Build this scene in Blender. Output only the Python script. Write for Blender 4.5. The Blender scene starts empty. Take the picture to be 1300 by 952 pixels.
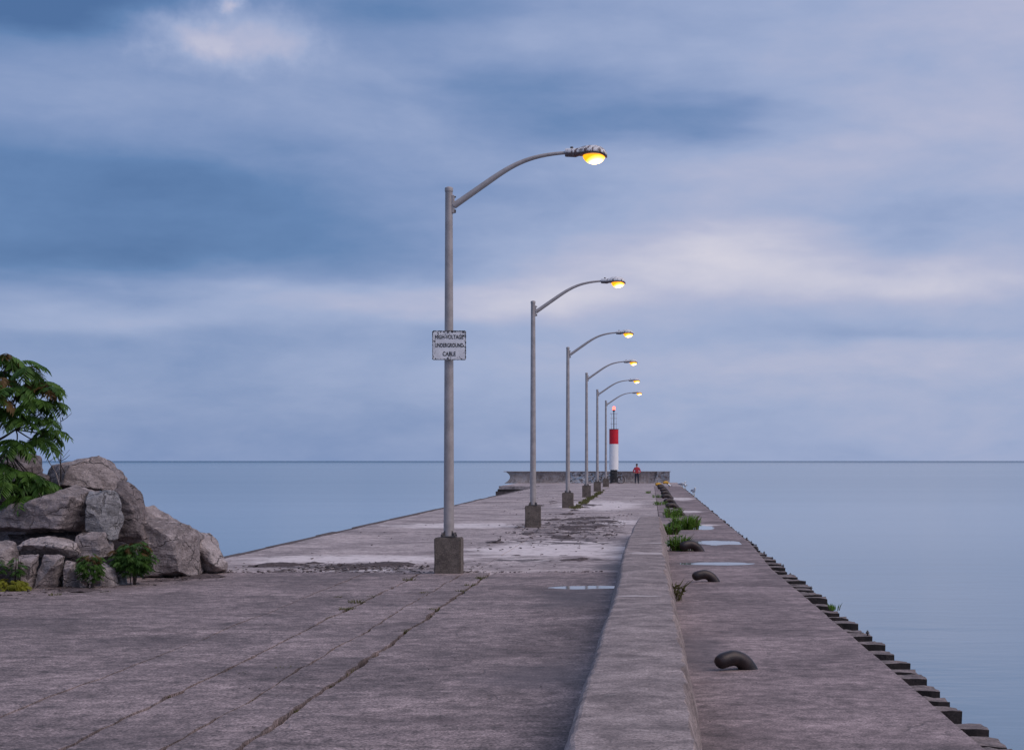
import bpy, bmesh, math, random
from mathutils import Vector, Matrix, noise as mnoise
from math import radians as R, sin, cos, pi

random.seed(7)
scene = bpy.context.scene
C = scene.collection

# ------------------------------------------------------------------ camera
F = 2128.0            # focal length in photograph pixels (1300 wide)
VX, HY = 826.0, 585.0  # vanishing point of the pier / horizon row
CH = 2.0              # eye height above the deck
cam = bpy.data.cameras.new('camera')
cam_o = bpy.data.objects.new('camera', cam); C.objects.link(cam_o)
cam.sensor_width = 36.0
cam.lens = F / 1300.0 * 36.0
cam.shift_x = -(VX - 650.0) / 1300.0
cam.shift_y = (HY - 476.0) / 1300.0
cam.clip_start = 0.1
cam.clip_end = 300000.0
cam_o.location = (0, 0, CH)
cam_o.rotation_euler = (R(90), 0, 0)
scene.camera = cam_o


def lin(*c):
    o = []
    for v in c[:3]:
        v /= 255.0
        o.append(v / 12.92 if v <= 0.04045 else ((v + 0.055) / 1.055) ** 2.4)
    return (o[0], o[1], o[2], 1.0)


class NT:
    """small node-tree helper"""
    def __init__(self, tree):
        self.t = tree
        self.t.nodes.clear()

    def n(self, typ, ins=None, **props):
        nd = self.t.nodes.new(typ)
        for k, v in props.items():
            setattr(nd, k, v)
        for k, v in (ins or {}).items():
            self.put(nd.inputs[k], v)
        return nd

    def put(self, sock, v):
        if isinstance(v, bpy.types.NodeSocket):
            self.t.links.new(v, sock)
        else:
            sock.default_value = v

    def m(self, op, a, b=0.0, c=0.0, clamp=False):
        nd = self.n('ShaderNodeMath', {0: a, 1: b, 2: c}, operation=op)
        nd.use_clamp = clamp
        return nd.outputs[0]

    def mix(self, fac, a, b, mode='MIX'):
        nd = self.n('ShaderNodeMix', data_type='RGBA', blend_type=mode)
        self.put(nd.inputs[0], fac); self.put(nd.inputs[6], a); self.put(nd.inputs[7], b)
        return nd.outputs[2]

    def scale(self, vec, s):
        nd = self.n('ShaderNodeVectorMath', {0: vec, 1: s}, operation='MULTIPLY')
        return nd.outputs[0]

    def noise(self, vec, sc, det=4.0, rough=0.55, dist=0.0):
        nd = self.n('ShaderNodeTexNoise', {'Vector': vec, 'Scale': sc, 'Detail': det, 'Roughness': rough, 'Distortion': dist})
        return nd.outputs[0]

    def ramp(self, fac, stops, interp='LINEAR'):
        nd = self.n('ShaderNodeValToRGB', {0: fac})
        cr = nd.color_ramp; cr.interpolation = interp
        while len(cr.elements) < len(stops):
            cr.elements.new(0.5)
        for e, (p, c) in zip(cr.elements, stops):
            e.position = p
            e.color = c if not isinstance(c, (int, float)) else (c, c, c, 1)
        return nd.outputs[0]

    def step(self, v, lo, hi):
        nd = self.n('ShaderNodeMapRange', {0: v, 1: lo, 2: hi, 3: 0.0, 4: 1.0}, interpolation_type='SMOOTHSTEP')
        return nd.outputs[0]


# ------------------------------------------------------------------ world: overcast dusk sky
SUN_EL, SUN_AZ = 49.0, 115.0     # azimuth clockwise from the view direction (+Y): off to the right
world = bpy.data.worlds.new('World'); scene.world = world
world.use_nodes = True
w = NT(world.node_tree)
gen = w.n('ShaderNodeTexCoord').outputs['Generated']
sep = w.n('ShaderNodeSeparateXYZ', {0: gen})
dx, dy, dz = sep.outputs
zc = w.m('MAXIMUM', dz, 0.0)
zen = w.m('DIVIDE', 1.0, w.m('ADD', zc, 0.13))        # cloud-layer projection: bands crowd towards the horizon
cl = w.n('ShaderNodeCombineXYZ', {0: w.m('MULTIPLY', dx, zen), 1: w.m('MULTIPLY', dy, zen), 2: w.m('MULTIPLY', zc, 9.0)}).outputs[0]
str_vec = w.scale(gen, (1.0, 1.0, 4.2))
wn = w.n('ShaderNodeTexNoise', {'Vector': str_vec, 'Scale': 7.0, 'Detail': 4.0, 'Roughness': 0.5})
wsep = w.n('ShaderNodeSeparateColor', {0: wn.outputs[1]})
az0 = w.m('ARCTAN2', dx, dy)
el0 = w.m('ARCSINE', dz)
az = w.m('ADD', az0, w.m('MULTIPLY', w.m('SUBTRACT', wsep.outputs[0], 0.5), 0.16))
el = w.m('ADD', el0, w.m('MULTIPLY', w.m('SUBTRACT', wsep.outputs[1], 0.5), 0.040))
wn2 = w.n('ShaderNodeTexNoise', {'Vector': gen, 'Scale': 40.0, 'Detail': 4.0, 'Roughness': 0.6})
wsep2 = w.n('ShaderNodeSeparateColor', {0: wn2.outputs[1]})
az_s = w.m('ADD', az0, w.m('MULTIPLY', w.m('SUBTRACT', wsep2.outputs[0], 0.5), 0.05))
el_s = w.m('ADD', el0, w.m('MULTIPLY', w.m('SUBTRACT', wsep2.outputs[1], 0.5), 0.03))
n_big = w.noise(str_vec, 4.5, 5.0, 0.52, 0.3)
n_mid = w.noise(w.scale(gen, (1.0, 1.0, 2.6)), 11.0, 5.0, 0.55, 0.4)
n_fin = w.noise(w.scale(gen, (1.0, 1.0, 2.4)), 34.0, 4.0, 0.6, 0.2)
t = w.m('ADD', 0.54, w.m('MULTIPLY', w.m('SUBTRACT', n_big, 0.5), 0.34))
t = w.m('ADD', t, w.m('MULTIPLY', w.m('SUBTRACT', n_mid, 0.5), 0.26))
t = w.m('ADD', t, w.m('MULTIPLY', w.m('SUBTRACT', n_fin, 0.5), 0.11))
# the larger cloud masses, by azimuth / elevation (given as photograph columns and rows)
CLOUDS = [  # x, y, rx, ry, amplitude
    (70, 45, 190, 44, -0.56), (560, 25, 230, 30, -0.22), (305, 33, 24, 12, 0.50), (270, 74, 74, 26, 0.42), (372, 62, 44, 36, 0.24),
    (275, 4, 20, 12, 0.5),
    (120, 130, 190, 40, 0.02), (200, 240, 190, 34, -0.17), (60, 305, 190, 46, -0.26), (400, 285, 190, 62, -0.22),
    (620, 125, 130, 32, -0.25), (760, 165, 130, 34, -0.22), (930, 158, 120, 20, -0.24), (140, 345, 180, 22, -0.22),
    (720, 240, 150, 16, -0.12), (1010, 215, 200, 46, 0.16), (1210, 130, 160, 60, 0.06), (1290, 10, 160, 44, 0.16),
    (1160, 285, 150, 20, -0.12), (1000, 62, 180, 40, -0.02), (870, 335, 170, 34, 0.30), (1180, 352, 190, 26, 0.22), (700, 385, 130, 40, 0.22),
    (480, 392, 300, 20, 0.26), (130, 412, 200, 18, 0.16), (1120, 428, 180, 12, -0.10), (1000, 470, 330, 26, 0.16),
    (380, 480, 300, 46, 0.05), (250, 545, 420, 40, 0.05), (1050, 540, 330, 45, 0.00), (620, 330, 90, 26, 0.03)]
for (cx, cy, rx, ry, amp) in CLOUDS:
    a0, e0, sa, se = (cx - VX) / F, (HY - cy) / F, rx / F, ry / F
    A_, E_ = (az, el) if rx > 90 else (az_s, el_s)
    ua = w.m('MULTIPLY_ADD', A_, 1 / sa, -a0 / sa)
    ue = w.m('MULTIPLY_ADD', E_, 1 / se, -e0 / se)
    s = w.m('MULTIPLY_ADD', ua, ua, w.m('MULTIPLY', ue, ue))
    g = w.m('POWER', 0.42, s)
    t = w.m('MULTIPLY_ADD', g, amp, t)
side = w.step(dx, -0.45, 0.35)
t = w.m('MULTIPLY_ADD', side, 0.26, w.m('SUBTRACT', t, 0.13))
cloud = w.ramp(t, [(0.0, lin(77, 111, 160)), (0.22, lin(98, 131, 179)), (0.42, lin(130, 152, 195)),
                   (0.62, lin(159, 174, 210)), (0.80, lin(184, 188, 215)), (1.0, lin(216, 213, 227))])
sky = w.n('ShaderNodeTexSky', sky_type='NISHITA')
sky.sun_disc = False
sky.sun_elevation = R(SUN_EL); sky.sun_rotation = R(SUN_AZ)
sky_c = w.scale(sky.outputs[0], (0.07, 0.07, 0.07))
col = w.mix(0.90, sky_c, cloud)
bg = w.n('ShaderNodeBackground', {0: col, 1: 1.0})
out = w.n('ShaderNodeOutputWorld', {0: bg.outputs[0]})

# ------------------------------------------------------------------ sun behind cloud (very soft)
sun = bpy.data.lights.new('sun', 'SUN')
sun.energy = 1.7
sun.angle = R(50)
sun.color = (1.0, 0.83, 0.74)
sun_o = bpy.data.objects.new('sun', sun); C.objects.link(sun_o)
sd = Vector((sin(R(SUN_AZ)) * cos(R(SUN_EL)), cos(R(SUN_AZ)) * cos(R(SUN_EL)), sin(R(SUN_EL))))
sun_o.rotation_euler = (-sd).to_track_quat('-Z', 'Y').to_euler()

scene.render.engine = 'CYCLES'
vs = scene.view_settings
vs.view_transform = 'Standard'; vs.look = 'None'; vs.exposure = 0.0; vs.gamma = 1.0
vs.use_curve_mapping = False


# ------------------------------------------------------------------ helpers
def gp(px, py, z=0.0):
    """ground point seen at photograph pixel"""
    d = F * (CH - z) / (py - HY)
    return Vector(((px - VX) * d / F, d, z))


def at(px, py, d):
    return Vector(((px - VX) * d / F, d, CH - (py - HY) * d / F))


def tag(o, label=None, cat=None, group=None, kind=None):
    if label: o['label'] = label
    if cat: o['category'] = cat
    if group: o['group'] = group
    if kind: o['kind'] = kind
    return o


def empty(name, loc, label=None, cat=None, group=None, rz=0.0):
    o = bpy.data.objects.new(name, None); C.objects.link(o)
    o.location = loc; o.rotation_euler = (0, 0, rz)
    o.empty_display_size = 0.2
    return tag(o, label, cat, group)


def link(name, me, mat=None, parent=None, smooth=False, loc=None):
    if mat is not None and len(me.materials) == 0:
        for mm in (mat if isinstance(mat, (list, tuple)) else [mat]):
            me.materials.append(mm)
    o = bpy.data.objects.new(name, me); C.objects.link(o)
    if parent is not None:
        o.parent = parent
    if loc is not None:
        o.location = loc
    if smooth:
        me.shade_smooth()
    return o


def bm_obj(name, bm, mat, parent=None, smooth=False, loc=None, auto=None):
    me = bpy.data.meshes.new(name)
    bm.to_mesh(me); bm.free()
    if auto is not None:
        me.shade_smooth()
        me.set_sharp_from_angle(angle=R(auto))
    return link(name, me, mat, parent, smooth, loc)


def add_box(bm, x0, x1, y0, y1, z0, z1, mi=0):
    v = [bm.verts.new((x, y, z)) for z in (z0, z1) for y in (y0, y1) for x in (x0, x1)]
    for f in ((0, 2, 3, 1), (4, 5, 7, 6), (0, 1, 5, 4), (2, 6, 7, 3), (0, 4, 6, 2), (1, 3, 7, 5)):
        fc = bm.faces.new([v[i] for i in f]); fc.material_index = mi
    return v


def add_tube(bm, pts, rads, seg=10, cap=True, mi=0):
    pts = [Vector(p) for p in pts]
    if isinstance(rads, (int, float)):
        rads = [rads] * len(pts)
    rings = []
    up = Vector((0, 0, 1))
    prev = None
    for i, p in enumerate(pts):
        if i == 0: tg = pts[1] - pts[0]
        elif i == len(pts) - 1: tg = pts[-1] - pts[-2]
        else: tg = pts[i + 1] - pts[i - 1]
        tg.normalize()
        if prev is None:
            ref = up if abs(tg.z) < 0.9 else Vector((1, 0, 0))
            a = tg.cross(ref).normalized()
        else:
            a = (prev - tg * prev.dot(tg)).normalized()
        prev = a
        b = tg.cross(a)
        rings.append([bm.verts.new(p + (a * cos(2 * pi * k / seg) + b * sin(2 * pi * k / seg)) * rads[i]) for k in range(seg)])
    for r0, r1 in zip(rings, rings[1:]):
        for k in range(seg):
            f = bm.faces.new((r0[k], r0[(k + 1) % seg], r1[(k + 1) % seg], r1[k])); f.material_index = mi; f.smooth = True
    if cap:
        f = bm.faces.new(list(reversed(rings[0]))); f.material_index = mi
        f = bm.faces.new(rings[-1]); f.material_index = mi
    return rings


def bez(p0, p1, p2, p3, n=12):
    p0, p1, p2, p3 = map(Vector, (p0, p1, p2, p3))
    o = []
    for i in range(n + 1):
        s = i / n
        o.append(p0 * (1 - s) ** 3 + p1 * 3 * s * (1 - s) ** 2 + p2 * 3 * s * s * (1 - s) + p3 * s ** 3)
    return o


def bevel_all(bm, w_, seg=1):
    bmesh.ops.bevel(bm, geom=list(bm.edges), offset=w_, segments=seg, affect='EDGES', profile=0.6)


def nz(x, y, z=0.0):
    return mnoise.noise(Vector((x, y, z)))


def fb(x, y, z=0.0, o=4):
    return mnoise.fractal(Vector((x, y, z)), 1.0, 2.0, o)


# ------------------------------------------------------------------ materials
def mat_new(name):
    m = bpy.data.materials.new(name); m.use_nodes = True
    k = NT(m.node_tree)
    return m, k


def finish(k, colr, rough=0.8, bump=None, bstr=0.3, bdist=0.02, metal=0.0, spec=0.5, **extra):
    ins = {'Base Color': colr, 'Roughness': rough, 'Metallic': metal, 'Specular IOR Level': spec}
    ins.update(extra)
    p = k.n('ShaderNodeBsdfPrincipled', ins)
    if bump is not None:
        b = k.n('ShaderNodeBump', {'Strength': bstr, 'Distance': bdist, 'Height': bump})
        k.t.links.new(b.outputs[0], p.inputs['Normal'])
    k.n('ShaderNodeOutputMaterial', {0: p.outputs[0]})
    return p


def patches(k, x, y, nse, items, soft=0.35, amt=1.6):
    """irregular stain areas: 1 inside, ragged by noise"""
    tot = None
    for (cx, cy, rx, ry) in items:
        ux = k.m('MULTIPLY_ADD', x, 1 / rx, -cx / rx)
        uy = k.m('MULTIPLY_ADD', y, 1 / ry, -cy / ry)
        r = k.m('SQRT', k.m('MULTIPLY_ADD', ux, ux, k.m('MULTIPLY', uy, uy)))
        v = k.m('ADD', k.m('SUBTRACT', 1.0, r), k.m('MULTIPLY', k.m('SUBTRACT', nse, 0.5), amt))
        v = k.step(v, 0.0, soft)
        tot = v if tot is None else k.m('MAXIMUM', tot, v)
    return tot


def deck_material(name, c_dark, c_light, speck=0.4, white=None, wet=None, soil=None, white_col=(0.66, 0.585, 0.57, 1), bstr=0.35, grain=55.0):
    m, k = mat_new(name)
    pos = k.n('ShaderNodeNewGeometry').outputs['Position']
    sp = k.n('ShaderNodeSeparateXYZ', {0: pos})
    x, y = sp.outputs[0], sp.outputs[1]
    big = k.noise(pos, 0.45, 6.0, 0.62, 0.4)
    mid = k.noise(pos, 2.6, 6.0, 0.65, 0.2)
    fin = k.noise(pos, grain, 3.0, 0.7)
    ragged = k.noise(pos, 0.9, 7.0, 0.68, 0.5)
    v = k.m('ADD', k.m('MULTIPLY', big, 0.65), k.m('MULTIPLY', mid, 0.35))
    c = k.mix(k.step(v, 0.36, 0.64), c_dark, c_light)
    # aggregate grain
    c = k.mix(speck, c, k.ramp(fin, [(0.34, 0.06), (0.5, 0.5), (0.66, 0.94)]), 'OVERLAY')
    c = k.mix(0.65, c, k.ramp(k.noise(pos, 6.5, 6.0, 0.78), [(0.34, 0.10), (0.5, 0.5), (0.66, 0.86)]), 'OVERLAY')
    c = k.mix(0.40, c, k.ramp(k.noise(k.scale(pos, (0.5, 1.0, 1.0)), 2.2, 6.0, 0.72, 0.6), [(0.36, 0.18), (0.5, 0.5), (0.64, 0.80)]), 'OVERLAY')
    # dark pores and stains
    pit = k.step(k.noise(pos, 7.0, 5.0, 0.7), 0.62, 0.70)
    c = k.mix(k.m('MULTIPLY', pit, 0.35), c, k.scale(c_dark[:3], (0.45, 0.42, 0.42)))
    # hairline crazing
    vo = k.n('ShaderNodeTexVoronoi', {'Vector': k.n('ShaderNodeVectorMath', {0: pos, 1: k.scale(k.n('ShaderNodeTexNoise', {'Vector': pos, 'Scale': 1.3, 'Detail': 4.0}).outputs[1], (0.9, 0.9, 0.9))}, operation='ADD').outputs[0], 'Scale': 0.55}, feature='DISTANCE_TO_EDGE')
    crk = k.m('SUBTRACT', 1.0, k.step(vo.outputs[0], 0.001, 0.008))
    crk = k.m('MULTIPLY', crk, k.step(big, 0.48, 0.60))
    c = k.mix(k.m('MULTIPLY', crk, 0.45), c, (0.025, 0.02, 0.02, 1))
    vo2 = k.n('ShaderNodeTexVoronoi', {'Vector': k.n('ShaderNodeVectorMath', {0: pos, 1: k.scale(k.n('ShaderNodeTexNoise', {'Vector': pos, 'Scale': 4.0, 'Detail': 5.0}).outputs[1], (0.35, 0.35, 0.35))}, operation='ADD').outputs[0], 'Scale': 1.9}, feature='DISTANCE_TO_EDGE')
    crk2 = k.m('SUBTRACT', 1.0, k.step(vo2.outputs[0], 0.004, 0.030))
    crk2 = k.m('MULTIPLY', crk2, k.step(k.noise(pos, 0.33, 5.0, 0.6, 0.5), 0.54, 0.64))
    c = k.mix(k.m('MULTIPLY', crk2, 0.55), c, (0.035, 0.027, 0.027, 1))
    stn = k.step(k.noise(k.scale(pos, (0.8, 1.3, 1.0)), 0.8, 7.0, 0.7, 0.8), 0.56, 0.68)
    c = k.mix(k.m('MULTIPLY', stn, 0.38), c, k.scale(c_dark[:3], (0.72, 0.62, 0.62)))
    rough = 0.86
    if white:
        wm = patches(k, x, y, ragged, white, 0.5, 2.2)
        wm = k.m('MULTIPLY', wm, k.step(k.noise(pos, 3.7, 6.0, 0.7, 0.3), 0.30, 0.52))
        c = k.mix(k.m('MULTIPLY', wm, 0.95), c, white_col)
    if soil:
        sm = patches(k, x, y, ragged, soil, 0.4, 2.4)
        sm = k.m('MULTIPLY', sm, k.step(k.noise(pos, 1.7, 7.0, 0.72, 0.6), 0.47, 0.56))
        c = k.mix(k.m('MULTIPLY', sm, 0.9), c, (0.062, 0.046, 0.047, 1))
    if wet:
        we = patches(k, x, y, ragged, wet, 0.8, 1.0)
        c = k.mix(k.m('MULTIPLY', we, 0.60), c, (0.050, 0.036, 0.038, 1))
        rough = k.m('MULTIPLY_ADD', we, -0.16, 0.88)
    h = k.m('ADD', k.m('MULTIPLY', fin, 0.5), k.m('MULTIPLY', mid, 1.2))
    h = k.m('SUBTRACT', h, k.m('MULTIPLY', crk, 0.8))
    finish(k, c, rough, h, bstr, 0.012)
    return m


M = {}
M['asphalt'] = deck_material('worn_asphalt', (0.122, 0.094, 0.093, 1), (0.278, 0.216, 0.210, 1), 0.8,
                             white=[(-9.3, 31.0, 3.5, 1.0)],
                             wet=[(-1.15, 24.6, 0.75, 3.6), (-1.0, 15.5, 0.9, 1.5)], bstr=0.6, grain=42.0)
M['concrete'] = deck_material('weathered_concrete', (0.225, 0.184, 0.182, 1), (0.450, 0.374, 0.360, 1), 0.5,
                              white=[(-2.2, 38.3, 2.2, 5.2), (-6.0, 34.2, 2.8, 1.8), (-5.2, 30.7, 1.0, 0.6), (-2.2, 76.0, 2.2, 10.0),
                                     (0.75, 39.2, 0.5, 0.8), (-6, 52, 2.5, 2.5), (-1.0, 55, 1.0, 3)],
                              soil=[(-5.4, 31.3, 1.9, 1.3), (-2.3, 51.0, 2.0, 9.0), (-2.2, 42.0, 1.9, 2.0), (-2.0, 33.8, 1.6, 0.8)],
                              wet=[(-0.7, 31.5, 0.5, 1.6)])
M['strip'] = deck_material('dark_concrete', (0.132, 0.099, 0.099, 1), (0.284, 0.218, 0.215, 1), 0.6,
                           white=[(0.75, 39.2, 0.5, 0.8), (1.5, 52.5, 0.8, 1.0), (1.4, 66.0, 0.9, 1.5), (1.6, 88.0, 0.9, 4.0)],
                           wet=[(1.3, 32.6, 1.3, 1.6), (1.3, 41.0, 1.5, 3.2), (1.2, 50.0, 1.3, 2.0), (0.5, 17.5, 0.5, 2.5)])


def concrete_mat(name, c0, c1, sc=3.0, bstr=0.35, streak=0.0, patch=None):
    m, k = mat_new(name)
    pos = k.n('ShaderNodeNewGeometry').outputs['Position']
    a = k.noise(pos, sc, 7.0, 0.65, 0.4)
    f = k.noise(pos, 60.0, 3.0, 0.7)
    c = k.mix(k.step(a, 0.32, 0.68), c0, c1)
    c = k.mix(0.6, c, k.ramp(f, [(0.34, 0.1), (0.5, 0.5), (0.66, 0.9)]), 'OVERLAY')
    c = k.mix(0.45, c, k.ramp(k.noise(pos, 9.0, 5.0, 0.75), [(0.32, 0.15), (0.5, 0.5), (0.68, 0.85)]), 'OVERLAY')
    if streak:
        s = k.noise(k.scale(pos, (1.0, 5.0, 1.0)), 2.2, 6.0, 0.7, 0.2)
        c = k.mix(k.m('MULTIPLY', k.step(s, 0.55, 0.7), streak), c, k.scale(c0[:3], (0.55, 0.5, 0.5)))
        s2 = k.noise(k.scale(pos, (1.4, 4.0, 1.0)), 5.0, 6.0, 0.7, 0.2)
        c = k.mix(k.m('MULTIPLY', k.step(s2, 0.60, 0.70), streak * 0.8), c, (0.42, 0.37, 0.36, 1))
    if patch:
        sx_ = k.n('ShaderNodeSeparateXYZ', {0: pos})
        pm = patches(k, sx_.outputs[0], sx_.outputs[1], k.noise(pos, 5.0, 6.0, 0.7), patch, 0.5, 2.0)
        c = k.mix(k.m('MULTIPLY', pm, 0.8), c, (0.50, 0.44, 0.43, 1))
    finish(k, c, 0.88, k.m('ADD', k.m('MULTIPLY', f, 0.4), a), bstr, 0.02)
    return m


M['wall'] = concrete_mat(patch=[(-0.05, 27.2, 0.42, 0.30), (0.12, 30.6, 0.25, 0.25), (-0.1, 18.6, 0.3, 0.12)], name='parapet_concrete', c0=(0.156, 0.124, 0.118, 1), c1=(0.325, 0.264, 0.250, 1), sc=2.4, bstr=0.6, streak=0.5)
M['wall_edge'] = concrete_mat('chipped_concrete', (0.30, 0.25, 0.24, 1), (0.42, 0.36, 0.35, 1), 9.0, 0.7)
M['block'] = concrete_mat('lamp_base_concrete', (0.100, 0.081, 0.070, 1), (0.150, 0.124, 0.106, 1), 4.0, 0.4)
M['core'] = concrete_mat('pier_fill', (0.022, 0.016, 0.015, 1), (0.050, 0.038, 0.035, 1), 2.0, 0.5)
M['timber'] = concrete_mat('wet_timber', (0.050, 0.036, 0.034, 1), (0.120, 0.092, 0.088, 1), 5.0, 0.6)
M['dark_timber'] = concrete_mat('dark_timber_side', (0.014, 0.010, 0.010, 1), (0.036, 0.026, 0.025, 1), 5.0, 0.5)
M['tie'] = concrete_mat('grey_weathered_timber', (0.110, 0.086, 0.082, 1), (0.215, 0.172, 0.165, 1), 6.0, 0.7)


def simple(name, c, rough=0.5, metal=0.0, var=0.12, sc=12.0, spec=0.5, bstr=0.1):
    m, k = mat_new(name)
    oc = k.n('ShaderNodeTexCoord').outputs['Object']
    a = k.noise(oc, sc, 5.0, 0.6)
    dark = tuple(v * (1 - 2 * var) for v in c[:3]) + (1,)
    lite = tuple(min(1, v * (1 + 2 * var)) for v in c[:3]) + (1,)
    finish(k, k.mix(k.step(a, 0.3, 0.7), dark, lite), rough, a, bstr, 0.004, metal, spec)
    return m


M['galv'] = simple('galvanised_steel', (0.385, 0.350, 0.340, 1), 0.55, 0.25, 0.07, 5.0, 0.5, 0.02)
M['steel_dark'] = simple('dark_steel', (0.085, 0.078, 0.080, 1), 0.6, 0.3)
M['black'] = simple('black_paint', (0.018, 0.018, 0.020, 1), 0.5)
M['rubber'] = simple('tyre_rubber', (0.015, 0.015, 0.016, 1), 0.8)
M['red'] = simple('red_paint', (0.62, 0.006, 0.022, 1), 0.45, 0, 0.04, 3.0)
M['white'] = simple('white_paint', (0.86, 0.86, 0.86, 1), 0.45, 0, 0.02, 3.0)
M['yellow'] = simple('faded_yellow_paint', (0.48, 0.27, 0.03, 1), 0.7, 0, 0.2)
M['feather'] = simple('white_feathers', (0.80, 0.80, 0.80, 1), 0.8, 0, 0.03)
M['feather_grey'] = simple('grey_feathers', (0.36, 0.37, 0.40, 1), 0.8, 0, 0.05)
M['beak'] = simple('yellow_beak', (0.55, 0.33, 0.03, 1), 0.5)
M['skin'] = simple('skin', (0.45, 0.26, 0.19, 1), 0.6, 0, 0.04)
M['jacket'] = simple('red_jacket', (0.42, 0.035, 0.055, 1), 0.85, 0, 0.12)
M['trouser'] = simple('dark_trousers', (0.022, 0.026, 0.045, 1), 0.9, 0, 0.12)
M['hair'] = simple('dark_hair', (0.012, 0.011, 0.014, 1), 0.7)

# rusted iron hooks
m, k = mat_new('rusted_iron')
oc = k.n('ShaderNodeNewGeometry').outputs['Position']
a = k.noise(oc, 9.0, 6.0, 0.65); b = k.noise(oc, 70.0, 3.0, 0.6)
finish(k, k.mix(k.step(a, 0.35, 0.65), (0.014, 0.010, 0.012, 1), (0.036, 0.022, 0.022, 1)), 0.45, k.m('ADD', a, k.m('MULTIPLY', b, 0.5)), 0.5, 0.006, 0.2)
M['rust'] = m

# luminaire housing: grey aluminium fouled with white droppings and brown streaks


def housing(name, dirt):
    m, k = mat_new(name)
    oc = k.n('ShaderNodeTexCoord').outputs['Object']
    st = k.noise(k.scale(oc, (1.0, 1.0, 0.25)), 22.0, 5.0, 0.7)
    z = k.n('ShaderNodeSeparateXYZ', {0: k.n('ShaderNodeNewGeometry').outputs['Normal']}).outputs[2]
    up = k.step(z, -0.30, 0.10)
    c = k.mix(k.m('MULTIPLY', k.step(st, 0.46, 0.60), dirt), (0.16, 0.14, 0.145, 1), (0.10, 0.036, 0.026, 1))
    wp = k.step(k.noise(k.scale(oc, (1.0, 1.0, 0.3)), 17.0, 5.0, 0.65), 0.40 + 0.075 * dirt, 0.47 + 0.075 * dirt)
    c = k.mix(k.m('MULTIPLY', up, wp), c, (0.70, 0.69, 0.70, 1))
    finish(k, c, 0.6, st, 0.2, 0.004)
    return m


M['housing'] = housing('fouled_luminaire_housing', 0.9)
M['housing_b'] = housing('luminaire_housing', 0.2)

# glowing sodium refractor bowl: hottest round the bulb, amber towards the rim
m, k = mat_new('sodium_lamp_glass')
oc = k.n('ShaderNodeTexCoord').outputs['Object']
r = k.n('ShaderNodeVectorMath', {0: k.n('ShaderNodeVectorMath', {0: oc, 1: (0.03, 0.0, -0.09)}, operation='SUBTRACT').outputs[0]}, operation='LENGTH').outputs['Value']
hot = k.step(r, 0.19, 0.085)
ec = k.mix(hot, (1.0, 0.33, 0.008, 1), (1.0, 0.60, 0.22, 1))
es = k.m('MULTIPLY_ADD', hot, 9.0, 1.9)
e = k.n('ShaderNodeEmission', {0: ec, 1: es})
k.n('ShaderNodeOutputMaterial', {0: e.outputs[0]})
M['sodium'] = m
m, k = mat_new('red_beacon_glass')
e = k.n('ShaderNodeEmission', {0: (1.0, 0.13, 0.10, 1), 1: 4.0})
k.n('ShaderNodeOutputMaterial', {0: e.outputs[0]})
M['beacon'] = m

# water of the lake: smooth, slow, with wind-ruffled bands
m, k = mat_new('lake_water')
pos = k.n('ShaderNodeNewGeometry').outputs['Position']
band = k.noise(k.scale(pos, (0.0012, 0.012, 1.0)), 1.0, 5.0, 0.6, 0.3)
rip = k.noise(k.scale(pos, (0.5, 1.0, 1.0)), 1.1, 3.0, 0.55, 0.2)
swell = k.noise(k.scale(pos, (0.25, 1.0, 1.0)), 0.16, 3.0, 0.5, 0.3)
h = k.m('ADD', k.m('MULTIPLY', rip, 0.12), k.m('MULTIPLY', swell, 0.6))
far = k.step(k.n('ShaderNodeSeparateXYZ', {0: pos}).outputs[1], 500.0, 6000.0)      # wind-ruffled open lake, darker sky reflection painted into its base colour
p = k.n('ShaderNodeBsdfPrincipled', {'Base Color': k.mix(far, (0.085, 0.185, 0.275, 1), (0.030, 0.095, 0.170, 1)), 'Roughness': k.m('MULTIPLY_ADD', far, 0.20, k.m('MULTIPLY_ADD', band, 0.14, 0.05)),
                                     'IOR': 1.33, 'Specular IOR Level': k.m('MULTIPLY_ADD', far, -0.16, 0.5)})
b = k.n('ShaderNodeBump', {'Strength': 0.22, 'Distance': 0.35, 'Height': h}); k.t.links.new(b.outputs[0], p.inputs['Normal'])
k.n('ShaderNodeOutputMaterial', {0: p.outputs[0]})
M['water'] = m
m, k = mat_new('puddle_water')
pos = k.n('ShaderNodeNewGeometry').outputs['Position']
finish(k, (0.05, 0.045, 0.045, 1), 0.06, k.noise(pos, 6.0, 2.0), 0.02, 0.01, 0, 0.6)
M['puddle'] = m


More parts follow.
